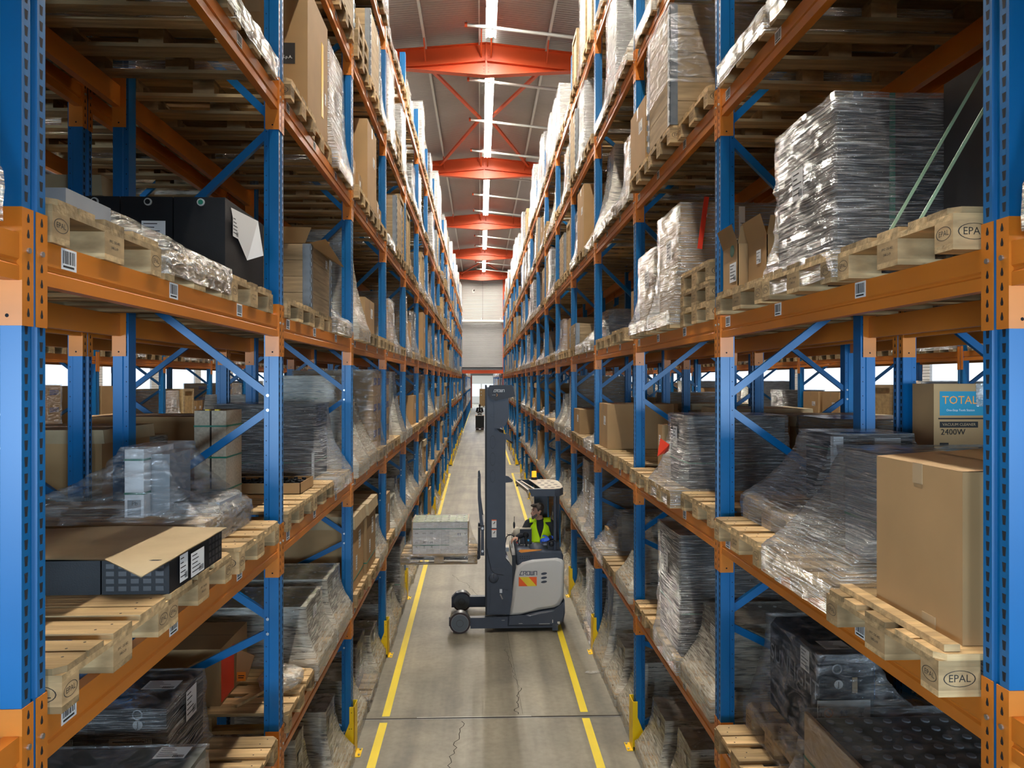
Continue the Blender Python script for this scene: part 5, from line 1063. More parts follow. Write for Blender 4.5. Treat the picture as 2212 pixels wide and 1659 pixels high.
# off-white body
bpts = [(0.457, 0.262), (0.60, 0.262), (0.75, 0.30), (0.95, 0.34), (1.17, 0.37), (1.26, 0.41), (1.315, 0.52), (1.33, 1.10), (1.30, 1.16), (1.22, 1.185), (0.80, 1.16), (0.64, 1.12), (0.575, 1.06), (0.53, 0.85)]
m = MB(); tapered_prism(bpts, YN + 0.015, YF - 0.015, m, 'truck_white', 0.05); tp('body_cover', m, 'off-white moulded body cover')
lg = MB(); e = YN + 0.0135; lx, lz, s = 0.60, 0.895, 0.083
def stroke(m, pts, w_, mt, y):
    for a, b in zip(pts, pts[1:]):
        d = Vector((b[0] - a[0], 0, b[1] - a[1])).normalized() * w_ / 2; n_ = Vector((-d.z, 0, d.x)); A = Vector((a[0], y, a[1])) - d; Bv = Vector((b[0], y, b[1])) + d
        m.add([A - n_, Bv - n_, Bv + n_, A + n_], [(0, 1, 2, 3)], mt)
def crown(m, x, z, s, mt, y):
    w_ = s * 0.17; L_ = s * 0.72; g = s * 0.98
    let = [[[(L_, 1 * s), (L_ * .55, s), (0, 0), (L_, 0)]], [[(0, 0), (0, s), (L_, s), (L_, .62 * s), (L_ * .55, .5 * s), (L_, 0)]], [[(0, 0), (0, s), (L_, s), (L_, 0), (0, 0)]], [[(0, s), (0, 0), (L_, 0), (L_, s)], [(L_ / 2, s), (L_ / 2, 0)]], [[(0, 0), (0, s), (L_, s), (L_, 0)]]]
    for i, L2 in enumerate(let):
        for pts in L2: stroke(m, [(x + i * g + a, z + b) for a, b in pts], w_, mt, y)
crown(lg, 0.617, 0.905, 0.058, 'truck_navy', e - 0.0); tp('lettering', lg, 'dark letters CROWN')
rs = MB(); y = e
for q, mt in (((0.60, 0.73), (0.885, 0.73), (0.885, 0.875), (0.60, 0.875)), 'reflect_orange'), (((0.74, 0.73), (0.885, 0.73), (0.755, 0.875), (0.61, 0.875)), 'tape_yellow'):
    rs.add([(a, y - (0.001 if mt == 'tape_yellow' else 0), b) for a, b in q], [tuple(range(len(q)))], mt)
tp('reflective_sticker', rs, 'orange and yellow striped sticker')
vn = MB()
for kz in (0.925, 0.86, 0.795):
    M = FACE((1.0, e - 0.001, kz), (0, -1, 0)) @ Matrix.Rotation(0.14, 4, 'Z'); vn.add([M @ Vector((0.048 * math.cos(a * PI / 10), 0.019 * math.sin(a * PI / 10), 0)) for a in range(20)], [tuple(range(20))], 'truck_grey')
tp('vent', vn)
# grey upper housing
m = MB(); up = [(0.575, 1.05), (0.56, 1.28), (0.60, 1.30), (1.28, 1.27), (1.31, 1.20), (1.31, 1.06)]; tapered_prism(up, YN + 0.03, YF - 0.03, m, 'truck_grey', 0.03); tp('upper_housing', m)
dots = MB()
for i in range(5):
    for j in range(2): dots.cyl((0.625 + i * 0.036, YN + 0.029, 1.165 + j * 0.032), (0.625 + i * 0.036, YN + 0.027, 1.165 + j * 0.032), 0.009, 'truck_dark', n=10)
tp('vent_dots', dots)
ac = MB(); ac.add([(0.60, YN + 0.027, 1.275), (0.64, YN + 0.027, 1.255), (0.95, YN + 0.027, 1.29), (0.98, YN + 0.03, 1.305), (0.62, YN + 0.03, 1.305)], [(0, 1, 2, 3, 4)], 'accent_orange'); tp('accent_stripe', ac, 'orange accent stripe')
cd = MB(); cd.ell((0.90, YN + 0.22, 1.25), (0.145, 0.15, 0.12), 'truck_grey', 24, 12); tp('steering_cover', cd)
m = MB(); m.box(0.36, YN + 0.1, 0.26, 0.50, YF - 0.1, 1.0, 'truck_navy'); m.box(0.50, YN + 0.1, 0.26, 0.56, YF - 0.1, 1.2, 'truck_dark'); tp('battery_compartment', m)
hk_ = MB(); hk_.box(0.30, YN + 0.04, 0.62, 0.34, YN + 0.10, 0.68, 'steel'); hk_.box(0.36, YN + 0.04, 0.50, 0.43, YN + 0.1, 0.66, 'truck_grey'); hk_.cyl((0.31, YN + 0.05, 0.60), (0.345, YN + 0.05, 0.52), 0.014, 'steel'); tp('battery_latch', hk_)
sl = MB(); sl.add([(0.395, YN + 0.15, 1.28), (0.46, YN + 0.15, 1.28), (0.54, YN + 0.10, 1.03), (0.48, YN + 0.10, 1.03), (0.395, YN + 0.5, 1.28), (0.46, YN + 0.5, 1.28), (0.54, YN + 0.5, 1.03), (0.48, YN + 0.5, 1.03)], [(0, 1, 2, 3), (4, 7, 6, 5), (0, 3, 7, 4), (1, 5, 6, 2), (0, 4, 5, 1), (3, 2, 6, 7)], 'truck_beige'); sl.box(0.40, YN + 0.14, 1.25, 0.45, YN + 0.2, 1.31, 'zinc'); tp('sloping_panel', sl, 'beige sloping panel behind the mast')
# mast: near and far column, cross head
for yy, nm in ((YN + 0.06, 0), (YF - 0.2, 1)):
    m = MB(); top = 3.16 if nm == 0 else 3.86
    m.prism([(0.085, 0.27), (0.50, 0.27), (0.50, 1.03), (0.395, 1.15), (0.395, 1.5), (0.395, 3.12), (0.30, 3.16), (0.225, 3.24), (0.215, 3.86), (0.085, 3.86)], 'y', yy, yy + 0.10, 'truck_grey'); m.box(0.075, yy - 0.004, 0.27, 0.10, yy + 0.13, 3.90, 'truck_dark'); m.prism([(0.13, 0.29), (0.37, 0.29), (0.37, 1.0), (0.17, 1.0)], 'y', yy - 0.014, yy, 'truck_grey')
    mo = tp('mast_column', m)
    if nm == 0:
        ov = MB()
        for z, h in ((3.0, 0.13), (2.73, 0.13), (2.46, 0.12)): oval(ov, (0.19, yy - 0.0008, z), (0, -1, 0), 0.043, h * 0.8, 0.06, 'truck_dark')
        oval(ov, (0.19, yy - .0008, 3.42), (0, -1, 0), 0.04, 0.026, 0.1, 'truck_dark'); tp('access_hole', ov, parent=mo)
        st_ = MB()
        for z in (1.645, 1.495): st_.box(0.175, yy - 0.0016, z, 0.25, yy - 0.0006, z + 0.13, 'paper'); st_.box(0.175, yy - 0.002, z + 0.115, 0.25, yy - 0.0014, z + 0.13, 'reflect_orange'); st_.bar((0.195, yy - 0.002, z + 0.06), (0.23, yy - 0.002, z + 0.095), 0.008, 0.001, 'ink', (0, 1, 0)); st_.bar((0.22, yy - 0.002, z + 0.06), (0.222, yy - 0.002, z + 0.10), 0.006, 0.001, 'ink', (0, 1, 0))
        tp('warning_sticker', st_, parent=mo)
        kb = MB(); kb.ell((0.205, yy - 0.01, 0.855), (0.08, 0.04, 0.08), 'truck_grey', 20, 10); kb.box(0.2, yy - 0.052, 0.86, 0.21, yy - 0.04, 0.93, 'truck_dark'); tp('mast_knob', kb, parent=mo)
        cb2 = MB(); cb2.path([(0.10, yy - .01, 1.32), (0.13, yy - .01, 1.15), (0.17, yy - .01, 0.98), (0.22, yy - .02, 0.93), (0.36, yy - .02, 0.90)], 0.005, 'truck_dark'); tp('cable', cb2)
hd = MB(); a = YN + 0.045
pts = [(0.10, 3.87)] + [(0.235 + 0.12 * math.cos(t), 3.78 + 0.12 * math.sin(t)) for t in [PI * 0.6 + i * PI * 0.1 for i in range(10)]]
pts = [(0.14, 3.90), (0.11, 3.82), (0.12, 3.74), (0.17, 3.68), (0.24, 3.655), (0.36, 3.68), (0.545, 3.72), (0.515, 3.86), (0.49, 3.905)]
hd.prism(pts, 'y', a - 0.03, a, 'truck_dark'); hd.box(0.22, a, 3.45, 0.44, YF - 0.2, 3.72, 'truck_dark')
br_ = MB(); hd.prism([(0.21, 3.70), (0.44, 3.70), (0.45, 3.40), (0.40, 3.27), (0.29, 3.215), (0.22, 3.22)], 'y', a - 0.01, a + 0.03, 'truck_grey'); br_.prism([(0.395, 3.05), (0.52, 2.99), (0.51, 2.97), (0.45, 3.13), (0.395, 3.14)], 'y', a - .01, a + .03, 'truck_grey'); b3_ = MB(); b3_.prism([(0.395, 2.36), (0.50, 2.37), (0.51, 2.40), (0.44, 2.46), (0.395, 2.47)], 'y', a - .01, a + .03, 'truck_grey')
tp('mast_head', hd); tp('hose_bracket', br_); tp('hose_bracket', b3_)
l2 = MB(); crown(l2, 0.205, 3.795, 0.036, 'paper', a - 0.0315)
for t in range(10):
    c1 = -1.2 + t * 0.24; l2.bar((0.235 + 0.03 * math.cos(c1), a - 0.0315, 3.745 + 0.02 * math.sin(c1)), (0.235 + 0.03 * math.cos(c1 + .24), a - 0.0315, 3.745 + 0.02 * math.sin(c1 + .24)), 0.006, 0.002, 'accent_orange', (0, 1, 0))
l2.text('1.6 TON', 0.014, FACE((0.205, a - 0.032, 3.745), (0, -1, 0)), 'paper'); tp('mast_lettering', l2, 'white letters CROWN on the mast head')
# carriage, load backrest, forks
m = MB()
for yy in (YN + 0.12, YF - 0.24):
    m.prism([(-0.045, 2.42), (-0.02, 2.44), (0.0, 2.36), (0.005, 2.0), (0.03, 1.78), (0.055, 1.62), (0.055, 1.40), (0.01, 1.55), (-0.02, 1.78), (-0.045, 2.1)], 'y', yy, yy + 0.05, 'truck_grey')
m.box(0.0, YN + 0.1, 1.20, 0.06, YF - 0.2, 1.28, 'truck_dark'); m.box(0.0, YN + 0.1, 1.6, 0.06, YF - 0.2, 1.68, 'truck_dark'); m.box(0.005, YN + 0.095, 1.20, 0.055, YN + 0.13, 1.66, 'truck_grey')
for z in (1.63, 1.27): m.cyl((0.03, YN + 0.095, z), (0.03, YN + 0.085, z), 0.018, 'steel', n=12)
tp('fork_carriage', m)
for yy in (12.02 - 0.24, 12.02 + 0.13):
    f = MB(); f.prism([(-0.042, 1.62), (-0.003, 1.62), (-0.003, 1.14), (-0.02, 1.115), (-0.08, 1.108), (-1.12, 1.115), (-1.12, 1.125), (-0.1, 1.15), (-0.042, 1.17)], 'y', yy, yy + 0.11, 'truck_dark'); tp('fork', f)
# overhead guard
og = MB(); zt, zb = 2.245, 2.13; y0, y1 = YN + 0.10, YF + 0.0
ring = [(0.76, y0), (1.18, y0), (1.27, y0 + 0.05), (1.335, y0 + 0.2), (1.345, (y0 + y1) / 2), (1.33, y1 - 0.2), (1.27, y1 - 0.06), (1.15, y1), (0.66, y1), (0.62, y1 - 0.06)]
for (p, q) in zip(ring, ring[1:] + ring[:1]):
    if (p, q) == (ring[-1], ring[0]): og.bar((p[0], p[1], zt - 0.03), (q[0], q[1], zt - 0.03), 0.03, 0.05, 'truck_beige'); continue
    og.add([(p[0], p[1], zt), (q[0], q[1], zt), (q[0], q[1], zb), (p[0] + (0.05 if p == ring[0] else 0), p[1], zb), (p[0], p[1] + 0.03 if p[1] < 12 else p[1] - .03, zt), (q[0] - .02, q[1] + 0.03 if q[1] < 12 else q[1] - .03, zt)], [(0, 1, 2, 3), (0, 4, 5, 1)], 'truck_grey')
og.bar((0.70, y1 - 0.05, zt - 0.03), (0.88, y0 + 0.03, zt - 0.03), 0.03, 0.04, 'truck_beige'); og.bar((0.80, y0 + 0.01, zt - .03), (0.66, y1 - .02, zt - 0.03), 0.02, 0.03, 'truck_grey'); tp('overhead_guard', og)
pt = MB(); n_seg = 9
plate = [(0.98, y0 + 0.01), (1.18, y0 + 0.01), (1.27, y0 + 0.06), (1.33, y0 + 0.2), (1.34, (y0 + y1) / 2), (1.325, y1 - 0.2), (1.26, y1 - 0.07), (1.15, y1 - 0.01), (0.84, y1 - 0.01)]
pt.prism(plate, 'z', zt - 0.006, zt + 0.004, 'truck_beige'); tp('guard_plate', pt, 'beige perforated roof plate')
hl = MB()
for (x, q) in ((1.06, .18), (1.16, .14), (1.26, .22), (1.02, .38), (1.13, .35), (1.24, .42), (0.99, .60), (1.10, .56), (1.21, .62), (1.06, .82), (1.17, .80)): hl.cyl((x, y0 + q * (y1 - y0), zt + 0.0042), (x, y0 + q * (y1 - y0), zt + 0.0052), 0.036, 'truck_dark', n=16)
tp('guard_hole', hl); sg = MB(); sg.box(0.85, y0 + 0.012, zt - 0.045, 0.98, y0 + 0.016, zt + 0.012, 'paper'); sg.text('EF26', 0.042, FACE((0.915, y0 + 0.0105, zt - 0.017), (0, -1, 0)), 'ink'); tp('number_plate', sg, 'white plate reading EF26')
for x, yy in ((1.185, y0 + 0.03), (1.30, y1 - 0.5)): tp('guard_pillar', MB().cyl((x, yy, 1.15), (x, yy, zb + 0.03), 0.025, 'truck_grey', n=14))
tp('guard_column', MB().prism([(0.93, YF - 0.12), (1.15, YF - 0.12), (1.17, YF), (0.93, YF)], 'z', 0.9, zb + 0.05, 'truck_grey'))
m = MB(); m.cyl((0.93, YF - 0.05, zt), (0.93, YF - 0.05, zt + 0.05), 0.055, 'truck_dark', n=14); m.cyl((0.93, YF - 0.05, zt + 0.05), (0.93, YF - 0.05, zt + 0.15), 0.04, 'amber', n=14); tp('beacon', m, 'amber flashing beacon')
ps = MB(); R3 = Matrix.Rotation(0.15, 4, 'Y'); ps.box(0.64, YN + 0.38, 1.31, 0.83, YN + 0.42, 1.56, 'truck_dark'); ps.ell((0.735, YN + 0.375, 1.46), (0.05, 0.02, 0.05), 'black_plastic'); ps.cyl((0.73, YN + 0.36, 1.44), (0.74, YN + 0.3, 1.30), 0.02, 'black_plastic'); ps.box(0.76, YN + 0.376, 1.36, 0.79, YN + 0.38, 1.39, 'blue_tape'); ps.box(0.64, YN + 0.37, 1.555, 0.82, YN + 0.44, 1.57, 'truck_beige'); tp('terminal', ps, 'dark display terminal on an arm')
sn = MB(); sn.box(0.575, YN + 0.34, 1.36, 0.625, YN + 0.38, 1.47, 'truck_dark'); sn.box(0.585, YN + 0.337, 1.395, 0.605, YN + 0.34, 1.455, 'reflect_orange'); sn.box(0.58, YN + 0.34, 1.33, 0.6, YN + 0.37, 1.36, 'red_tape'); sn.path([(0.60, YN + .36, 1.36), (0.63, YN + .33, 1.30), (0.70, YN + .32, 1.31), (0.66, YN + .34, 1.34), (0.60, YN + .33, 1.29)], 0.006, 'truck_dark'); tp('hand_scanner', sn)
an = MB(); an.cyl((0.545, YN + 0.4, 1.60), (0.548, YN + 0.4, 1.76), 0.005, 'truck_dark', n=6); an.ell((0.545, YN + .4, 1.62), (0.018, 0.015, 0.06), 'truck_dark'); an.path([(0.40, YN + .4, 1.33), (0.42, YN + .4, 1.43), (0.47, YN + .4, 1.47), (0.53, YN + .4, 1.45), (0.56, YN + .4, 1.40)], 0.009, 'truck_dark'); an.path([(0.43, YN + .38, 1.48), (0.47, YN + .4, 1.45), (0.52, YN + .42, 1.48)], 0.006, 'truck_dark'); an.cyl((0.51, YN + .4, 1.25), (0.51, YN + .4, 1.50), 0.007, 'truck_beige', n=6); tp('antenna', an)
bk = MB(); bk.ell((0.60, YN + 0.62, 1.42), (0.07, 0.06, 0.13), 'truck_beige'); tp('mirror', bk)
fx = MB(); fx.box(1.07, YN + 0.12, 1.28, 1.26, YN + 0.30, 1.40, 'truck_dark'); fx.ell((1.13, YN + 0.14, 1.37), (0.05, 0.05, 0.05), 'truck_dark'); fx.path([(1.08, YN + .12, 1.4), (1.16, YN + .1, 1.43), (1.25, YN + .14, 1.38)], 0.01, 'truck_dark'); fx.box(0.98, YN + .2, 1.36, 1.12, YN + .3, 1.385, 'truck_dark'); tp('armrest', fx)
tp('seat', MB().box(0.80, YF - 0.50, 0.95, 1.14, YF - 0.05, 1.06, 'truck_dark').box(0.82, YF - 0.24, 1.06, 1.12, YF - 0.17, 1.42, 'truck_dark'))
# load on the forks
PX, PY, PZ = -0.655, 12.02, 1.08; pl_ = pallet(PX, PY, PZ, 0, 'pallet carried on the forks of the reach truck', True)
z0 = PZ + 0.145; bb = MB(); x0, x1 = PX - 0.42, PX + 0.45
for i in range(8): bb.box(x0 + (x1 - x0) * i / 8 + .001, PY - 0.30, z0, x0 + (x1 - x0) * (i + 1) / 8 - .001, PY + 0.30, z0 + 0.50, 'white_goods')
tg = MB(); tg.box(x0, PY - .3, z0 + 0.50, x1, PY + .3, z0 + 0.506, 'green_board'); cells(tg, x0, x1, PY - .3, PY + .3, z0 + .506, 7, 4, 'cap', 0.018)
sy = MB()
for i in range(3):
    for zz, s in ((0.33, 'oo'), (0.18, 'M'), (0.11, 'X')): sy.text(s, 0.05, FACE((x0 + 0.06 + i * 0.12, PY - 0.3012, z0 + zz), (0, -1, 0)), 'ink')
sh = MB().box(x0 + 0.58, PY - 0.304, z0 + 0.13, x1 - 0.03, PY - 0.3025, z0 + 0.37, 'paper')
M = FACE((x0 + 0.75, PY - 0.3045, z0 + 0.31), (0, -1, 0)); arrow(sh, M, -0.03, 0, 0.02, 'blue_print'); arrow(sh, M, 0.0, 0, 0.02, 'blue_print'); sh.text('Y', 0.05, M @ Matrix.Translation((0.08, 0, 0)), 'ink')
W('battery_block', 'white battery with green top, film-wrapped, on the truck forks', 'battery', bb, [('cell_tops', tg), ('symbol', sy), ('symbol_sheet', sh), ('strap', straps(x0, x1, PY - .3, PY + .3, [z0 + 0.13, z0 + 0.39])), ('corner_board', MB().box(x0 - .012, PY - .31, z0, x0, PY + .31, z0 + 0.515, 'carton_edge').box(x1, PY - .31, z0, x1 + .012, PY + .31, z0 + 0.515, 'carton_edge')), ('stretch_film', shell(x0 - .02, x1 + .02, PY - .32, PY + .32, z0 + 0.52, PX - 0.61, PX + 0.61, PY - .405, PY + .405, PZ + 0.005, p=2.2, amp=0.006, seed=77, m='film_clear', n=64, k=24))])

# ------------------------------------------------------------------ people
def remeshed(name, mb, parent, vox=0.009, smooth=4):
    base = parent_base[0]; mb.v = [tuple(Vector(v) - base) for v in mb.v]
    o = obj(name, mb, parent); r = o.modifiers.new('r', 'REMESH'); r.mode = 'VOXEL'; r.voxel_size = vox; r.use_smooth_shade = True
    s = o.modifiers.new('s', 'SMOOTH'); s.factor = 0.5; s.iterations = smooth
    return o
parent_base = [Vector((0, 0, 0))]
def limb(m, pts, rad, mt, n=14):
    for (a, ra), (b, rb) in zip(zip(pts, rad), zip(pts[1:], rad[1:])): m.cyl(a, b, ra, mt, rb, n=n)
    for a, ra in zip(pts, rad): m.ell(a, (ra, ra, ra), mt, n, 8)
def head(m, c, f, mt, s=1.0):
    """c = centre of the skull, f = unit facing direction (horizontal)"""
    f = Vector(f).normalized(); sd = f.cross(Vector((0, 0, 1))); c = Vector(c); Rm = Matrix((sd, -f, Vector((0, 0, 1)))).transposed()
    def at(x, y, z): return c + sd * x * s + f * y * s + Vector((0, 0, z * s))
    m.ell(at(0, -0.012, 0.03), (0.075 * s, 0.093 * s, 0.09 * s), mt, 20, 14, Rm); m.ell(at(0, 0.03, -0.045), (0.056 * s, 0.062 * s, 0.072 * s), mt, 18, 12, Rm); m.ell(at(0, 0.068, -0.088), (0.028 * s, 0.024 * s, 0.024 * s), mt, 12, 8, Rm)
    m.ell(at(0, 0.062, 0.036), (0.052 * s, 0.024 * s, 0.018 * s), mt, 14, 8, Rm); m.cyl(at(0, 0.086, 0.022), at(0, 0.108, -0.022), 0.009 * s, mt, 0.014 * s, n=10); m.ell(at(0, 0.104, -0.024), (0.016 * s, 0.016 * s, 0.012 * s), mt, 10, 8, Rm)
    m.ell(at(0, 0.090, -0.050), (0.022 * s, 0.010 * s, 0.007 * s), mt, 10, 6, Rm); m.ell(at(0, 0.089, -0.060), (0.019 * s, 0.010 * s, 0.007 * s), mt, 10, 6, Rm)
    for q in (-1, 1): m.ell(at(q * 0.077, -0.008, -0.008), (0.012 * s, 0.019 * s, 0.032 * s), mt, 10, 8, Rm); m.ell(at(q * 0.04, 0.062, -0.022), (0.022 * s, 0.022 * s, 0.02 * s), mt, 10, 8, Rm)
    return at, Rm
def hand(m, w_, d, up, side, mt, curl=0.5, s=1.0):
    """w_ wrist point, d finger direction, up = back of hand normal, side = thumb side sign"""
    d = Vector(d).normalized(); up = Vector(up).normalized(); r = d.cross(up).normalized() * side; w_ = Vector(w_); Rm = Matrix((r, d, up)).transposed()
    m.ell(w_ + d * 0.048 * s, (0.041 * s, 0.052 * s, 0.017 * s), mt, 14, 8, Rm)
    for i, (o, L_, k) in enumerate(((0.030, 0.072, 0.95), (0.010, 0.080, 1.0), (-0.011, 0.074, 1.05), (-0.030, 0.058, 1.15))):
        p = w_ + d * 0.088 * s + r * o * s; a = 0.25 * k; rad = 0.0092 * s
        for seg, fr in enumerate((0.45, 0.32, 0.23)):
            a += curl * k * (0.5 if seg == 0 else 0.7); q = p + (d * math.cos(a) - up * math.sin(a)) * L_ * fr * s; m.cyl(p, q, rad, mt, rad * 0.93, n=8); m.ell(q, (rad * .93,) * 3, mt, 8, 6); p = q; rad *= 0.93
    p = w_ + d * 0.022 * s + r * 0.034 * s; v = (d * 0.6 + r * 0.75 - up * 0.25).normalized(); q = p + v * 0.042 * s; m.cyl(p, q, 0.0125 * s, mt, 0.011 * s, n=8); m.ell(q, (0.011 * s,) * 3, mt, 8, 6); v = (d * 0.9 + r * 0.3 - up * 0.4).normalized(); q2 = q + v * 0.032 * s; m.cyl(q, q2, 0.0108 * s, mt, 0.009 * s, n=8); m.ell(q2, (0.009 * s,) * 3, mt, 8, 6)
def face_details(name, at, Rm, parent, mt_eye='eye', s=1.0):
    e = MB()
    for q in (-1, 1):
        e.ell(at(q * 0.031, 0.077, 0.012), (0.0125 * s, 0.007 * s, 0.006 * s), 'paper', 10, 6, Rm); e.ell(at(q * 0.031, 0.083, 0.011), (0.006 * s, 0.004 * s, 0.006 * s), mt_eye, 8, 6, Rm); e.ell(at(q * 0.032, 0.084, 0.034), (0.020 * s, 0.006 * s, 0.005 * s), 'hair', 10, 6, Rm)
    e.v = [tuple(Vector(v) - parent_base[0]) for v in e.v]; return obj(name, e, parent)
# driver
bc = Vector((0.97, 12.13, 1.06)); parent_base[0] = bc
H = Vector((0.925, 12.02, 1.835)); fdir = Vector((-0.93, -0.36, -0.10))
body = MB(); at, Rm = head(body, H, fdir, 'skin')
limb(body, [(0.945, 12.06, 1.79), (0.965, 12.10, 1.68)], [0.058, 0.066], 'skin'); limb(body, [(0.97, 12.12, 1.64), (0.97, 12.14, 1.12)], [0.06, 0.10], 'skin')
LS, LE, LW = Vector((1.15, 12.10, 1.62)), Vector((1.235, 12.00, 1.38)), Vector((1.12, 11.85, 1.435)); RS, RE, RW = Vector((0.79, 12.12, 1.62)), Vector((0.69, 12.02, 1.46)), Vector((0.60, 11.93, 1.44))
limb(body, [LS, LE, LW], [0.05, 0.04, 0.03], 'skin'); limb(body, [RS, RE, RW], [0.05, 0.04, 0.03], 'skin'); hand(body, RW, (-0.8, -0.3, -0.35), (-0.3, -0.2, 0.9), -1, 'skin', 0.5)
for s in (-1, 1): limb(body, [(0.97 + s * 0.09, 12.16, 1.12), (0.97 + s * 0.12, 11.85, 1.10), (0.97 + s * 0.12, 11.80, 0.75)], [0.10, 0.07, 0.055], 'skin')
P1 = remeshed('person', body, None); P1.location = bc
tag(P1, 'person in yellow safety vest and blue glove driving the reach truck, looking left', 'person')
sh = MB(); sh.ell((0.97, 12.13, 1.48), (0.165, 0.115, 0.21), 'cloth_black', 20, 14); sh.ell((0.97, 12.14, 1.22), (0.15, 0.12, 0.16), 'cloth_black', 20, 14); limb(sh, [(0.80, 12.12, 1.625), (1.14, 12.10, 1.625)], [0.068, 0.068], 'cloth_black'); limb(sh, [(0.965, 12.10, 1.665), (0.97, 12.11, 1.63)], [0.078, 0.09], 'cloth_black')
limb(sh, [LS, (1.205, 12.05, 1.49), LE, (1.18, 11.92, 1.40), LW], [0.07, 0.062, 0.058, 0.048, 0.040], 'cloth_black'); limb(sh, [RS, (0.735, 12.06, 1.54), RE, (0.65, 11.97, 1.45), RW], [0.07, 0.062, 0.056, 0.048, 0.038], 'cloth_black')
remeshed('shirt', sh, P1, 0.011)
tr_ = MB()
for s in (-1, 1): limb(tr_, [(0.97 + s * 0.09, 12.16, 1.12), (0.97 + s * 0.12, 11.85, 1.12), (0.97 + s * 0.12, 11.80, 0.72)], [0.115, 0.085, 0.07], 'cloth_black')
remeshed('trousers', tr_, P1, 0.014)
# vest: shell around the torso with a V opening in front
vv = []; vf = []; vb = []; NA, NZ = 48, 22
for j in range(NZ + 1):
    t = j / NZ; z = 1.16 + t * 0.525
    rx = 0.178 + 0.012 * math.sin(t * 3) if t < 0.75 else 0.187 - (t - 0.75) * 0.28; ry = 0.145 - 0.02 * t if t < 0.8 else 0.129 - (t - 0.8) * 0.2
    a0 = max(0.0, (t - 0.44) * 0.9)
    for i in range(NA + 1):
        a = a0 + (2 * PI - 2 * a0) * i / NA - PI / 2; wv = 0.006 * noise.noise(Vector((math.cos(a) * 3, math.sin(a) * 3, z * 12)))
        vv.append((0.972 + (rx + wv) * math.cos(a), 12.125 + (ry + wv) * math.sin(a), z))
for j in range(NZ):
    for i in range(NA):
        t = (j + .5) / NZ; ang = abs((i + .5 if i < NA / 2 else i + .5 - NA)) * 2 * PI / NA
        sidea = abs(ang - PI / 2)
        if t > 0.55 and sidea < 0.42: continue
        q = (j * (NA + 1) + i, j * (NA + 1) + i + 1, (j + 1) * (NA + 1) + i + 1, (j + 1) * (NA + 1) + i); (vb if 0.20 < t < 0.32 else vf).append(q)
for s in (-1, 1):
    b0 = len(vv); xs0, xs1 = (0.80, 0.915) if s < 0 else (1.035, 1.15)
    for i in range(9):
        t = i / 8; y = 12.02 + 0.21 * t; z = 1.655 + 0.055 * math.sin(PI * t)
        vv += [(xs0, y, z - 0.006 * (s < 0) ), (xs1, y, z + 0.005)]
    vf += [(b0 + 2 * i, b0 + 2 * i + 2, b0 + 2 * i + 3, b0 + 2 * i + 1) for i in range(8)]
vm = MB(); vm.add([tuple(Vector(v) - bc) for v in vv], vf, 'vest', True); vs_ = obj('safety_vest', vm, P1); so = vs_.modifiers.new('s', 'SOLIDIFY'); so.thickness = 0.006; so.offset = 0
vm = MB(); vm.add([tuple(Vector(v) - bc) for v in vv], vb, 'vest_band', True); bd = obj('reflective_band', vm, P1); so = bd.modifiers.new('s', 'SOLIDIFY'); so.thickness = 0.012; so.offset = 0; bd['label'] = 'white reflective vest band'
gl = MB(); hand(gl, LW + Vector((-0.01, -0.01, 0)), (-0.85, -0.25, -0.25), (-0.1, -0.75, 0.6), 1, 'glove', 0.55, 1.12); limb(gl, [LW + Vector((0.02, 0.01, 0)), LW], [0.036, 0.033], 'glove'); g_ = remeshed('glove', gl, P1, 0.005, 2)
hr = MB(); s = 1
hr.ell(at(0, -0.030, 0.055), (0.083, 0.095, 0.078), 'hair', 20, 12, Rm); hr.ell(at(0, 0.055, 0.105), (0.058, 0.050, 0.026), 'hair', 16, 10, Rm); hr.ell(at(0, 0.088, 0.108), (0.045, 0.028, 0.018), 'hair', 12, 8, Rm); hr.ell(at(0, -0.06, -0.01), (0.068, 0.05, 0.07), 'hair', 16, 10, Rm)
for q in (-1, 1): hr.ell(at(q * 0.070, 0.008, 0.035), (0.012, 0.022, 0.035), 'hair', 10, 8, Rm)
remeshed('hair', hr, P1, 0.008, 2)
br = MB()
for a in range(-5, 6):
    t = a / 5; br.ell(at(0.062 * math.sin(t * 1.35), 0.028 + 0.054 * math.cos(t * 1.35), -0.082 + 0.036 * abs(t) ** 1.5), (0.016, 0.016, 0.022), 'beard', 10, 8, Rm)
br.ell(at(0, 0.098, -0.041), (0.024, 0.007, 0.005), 'beard', 10, 6, Rm); br.ell(at(0, 0.078, -0.098), (0.03, 0.022, 0.022), 'beard', 10, 8, Rm); remeshed('beard', br, P1, 0.007, 2)
face_details('eyes', at, Rm, P1)
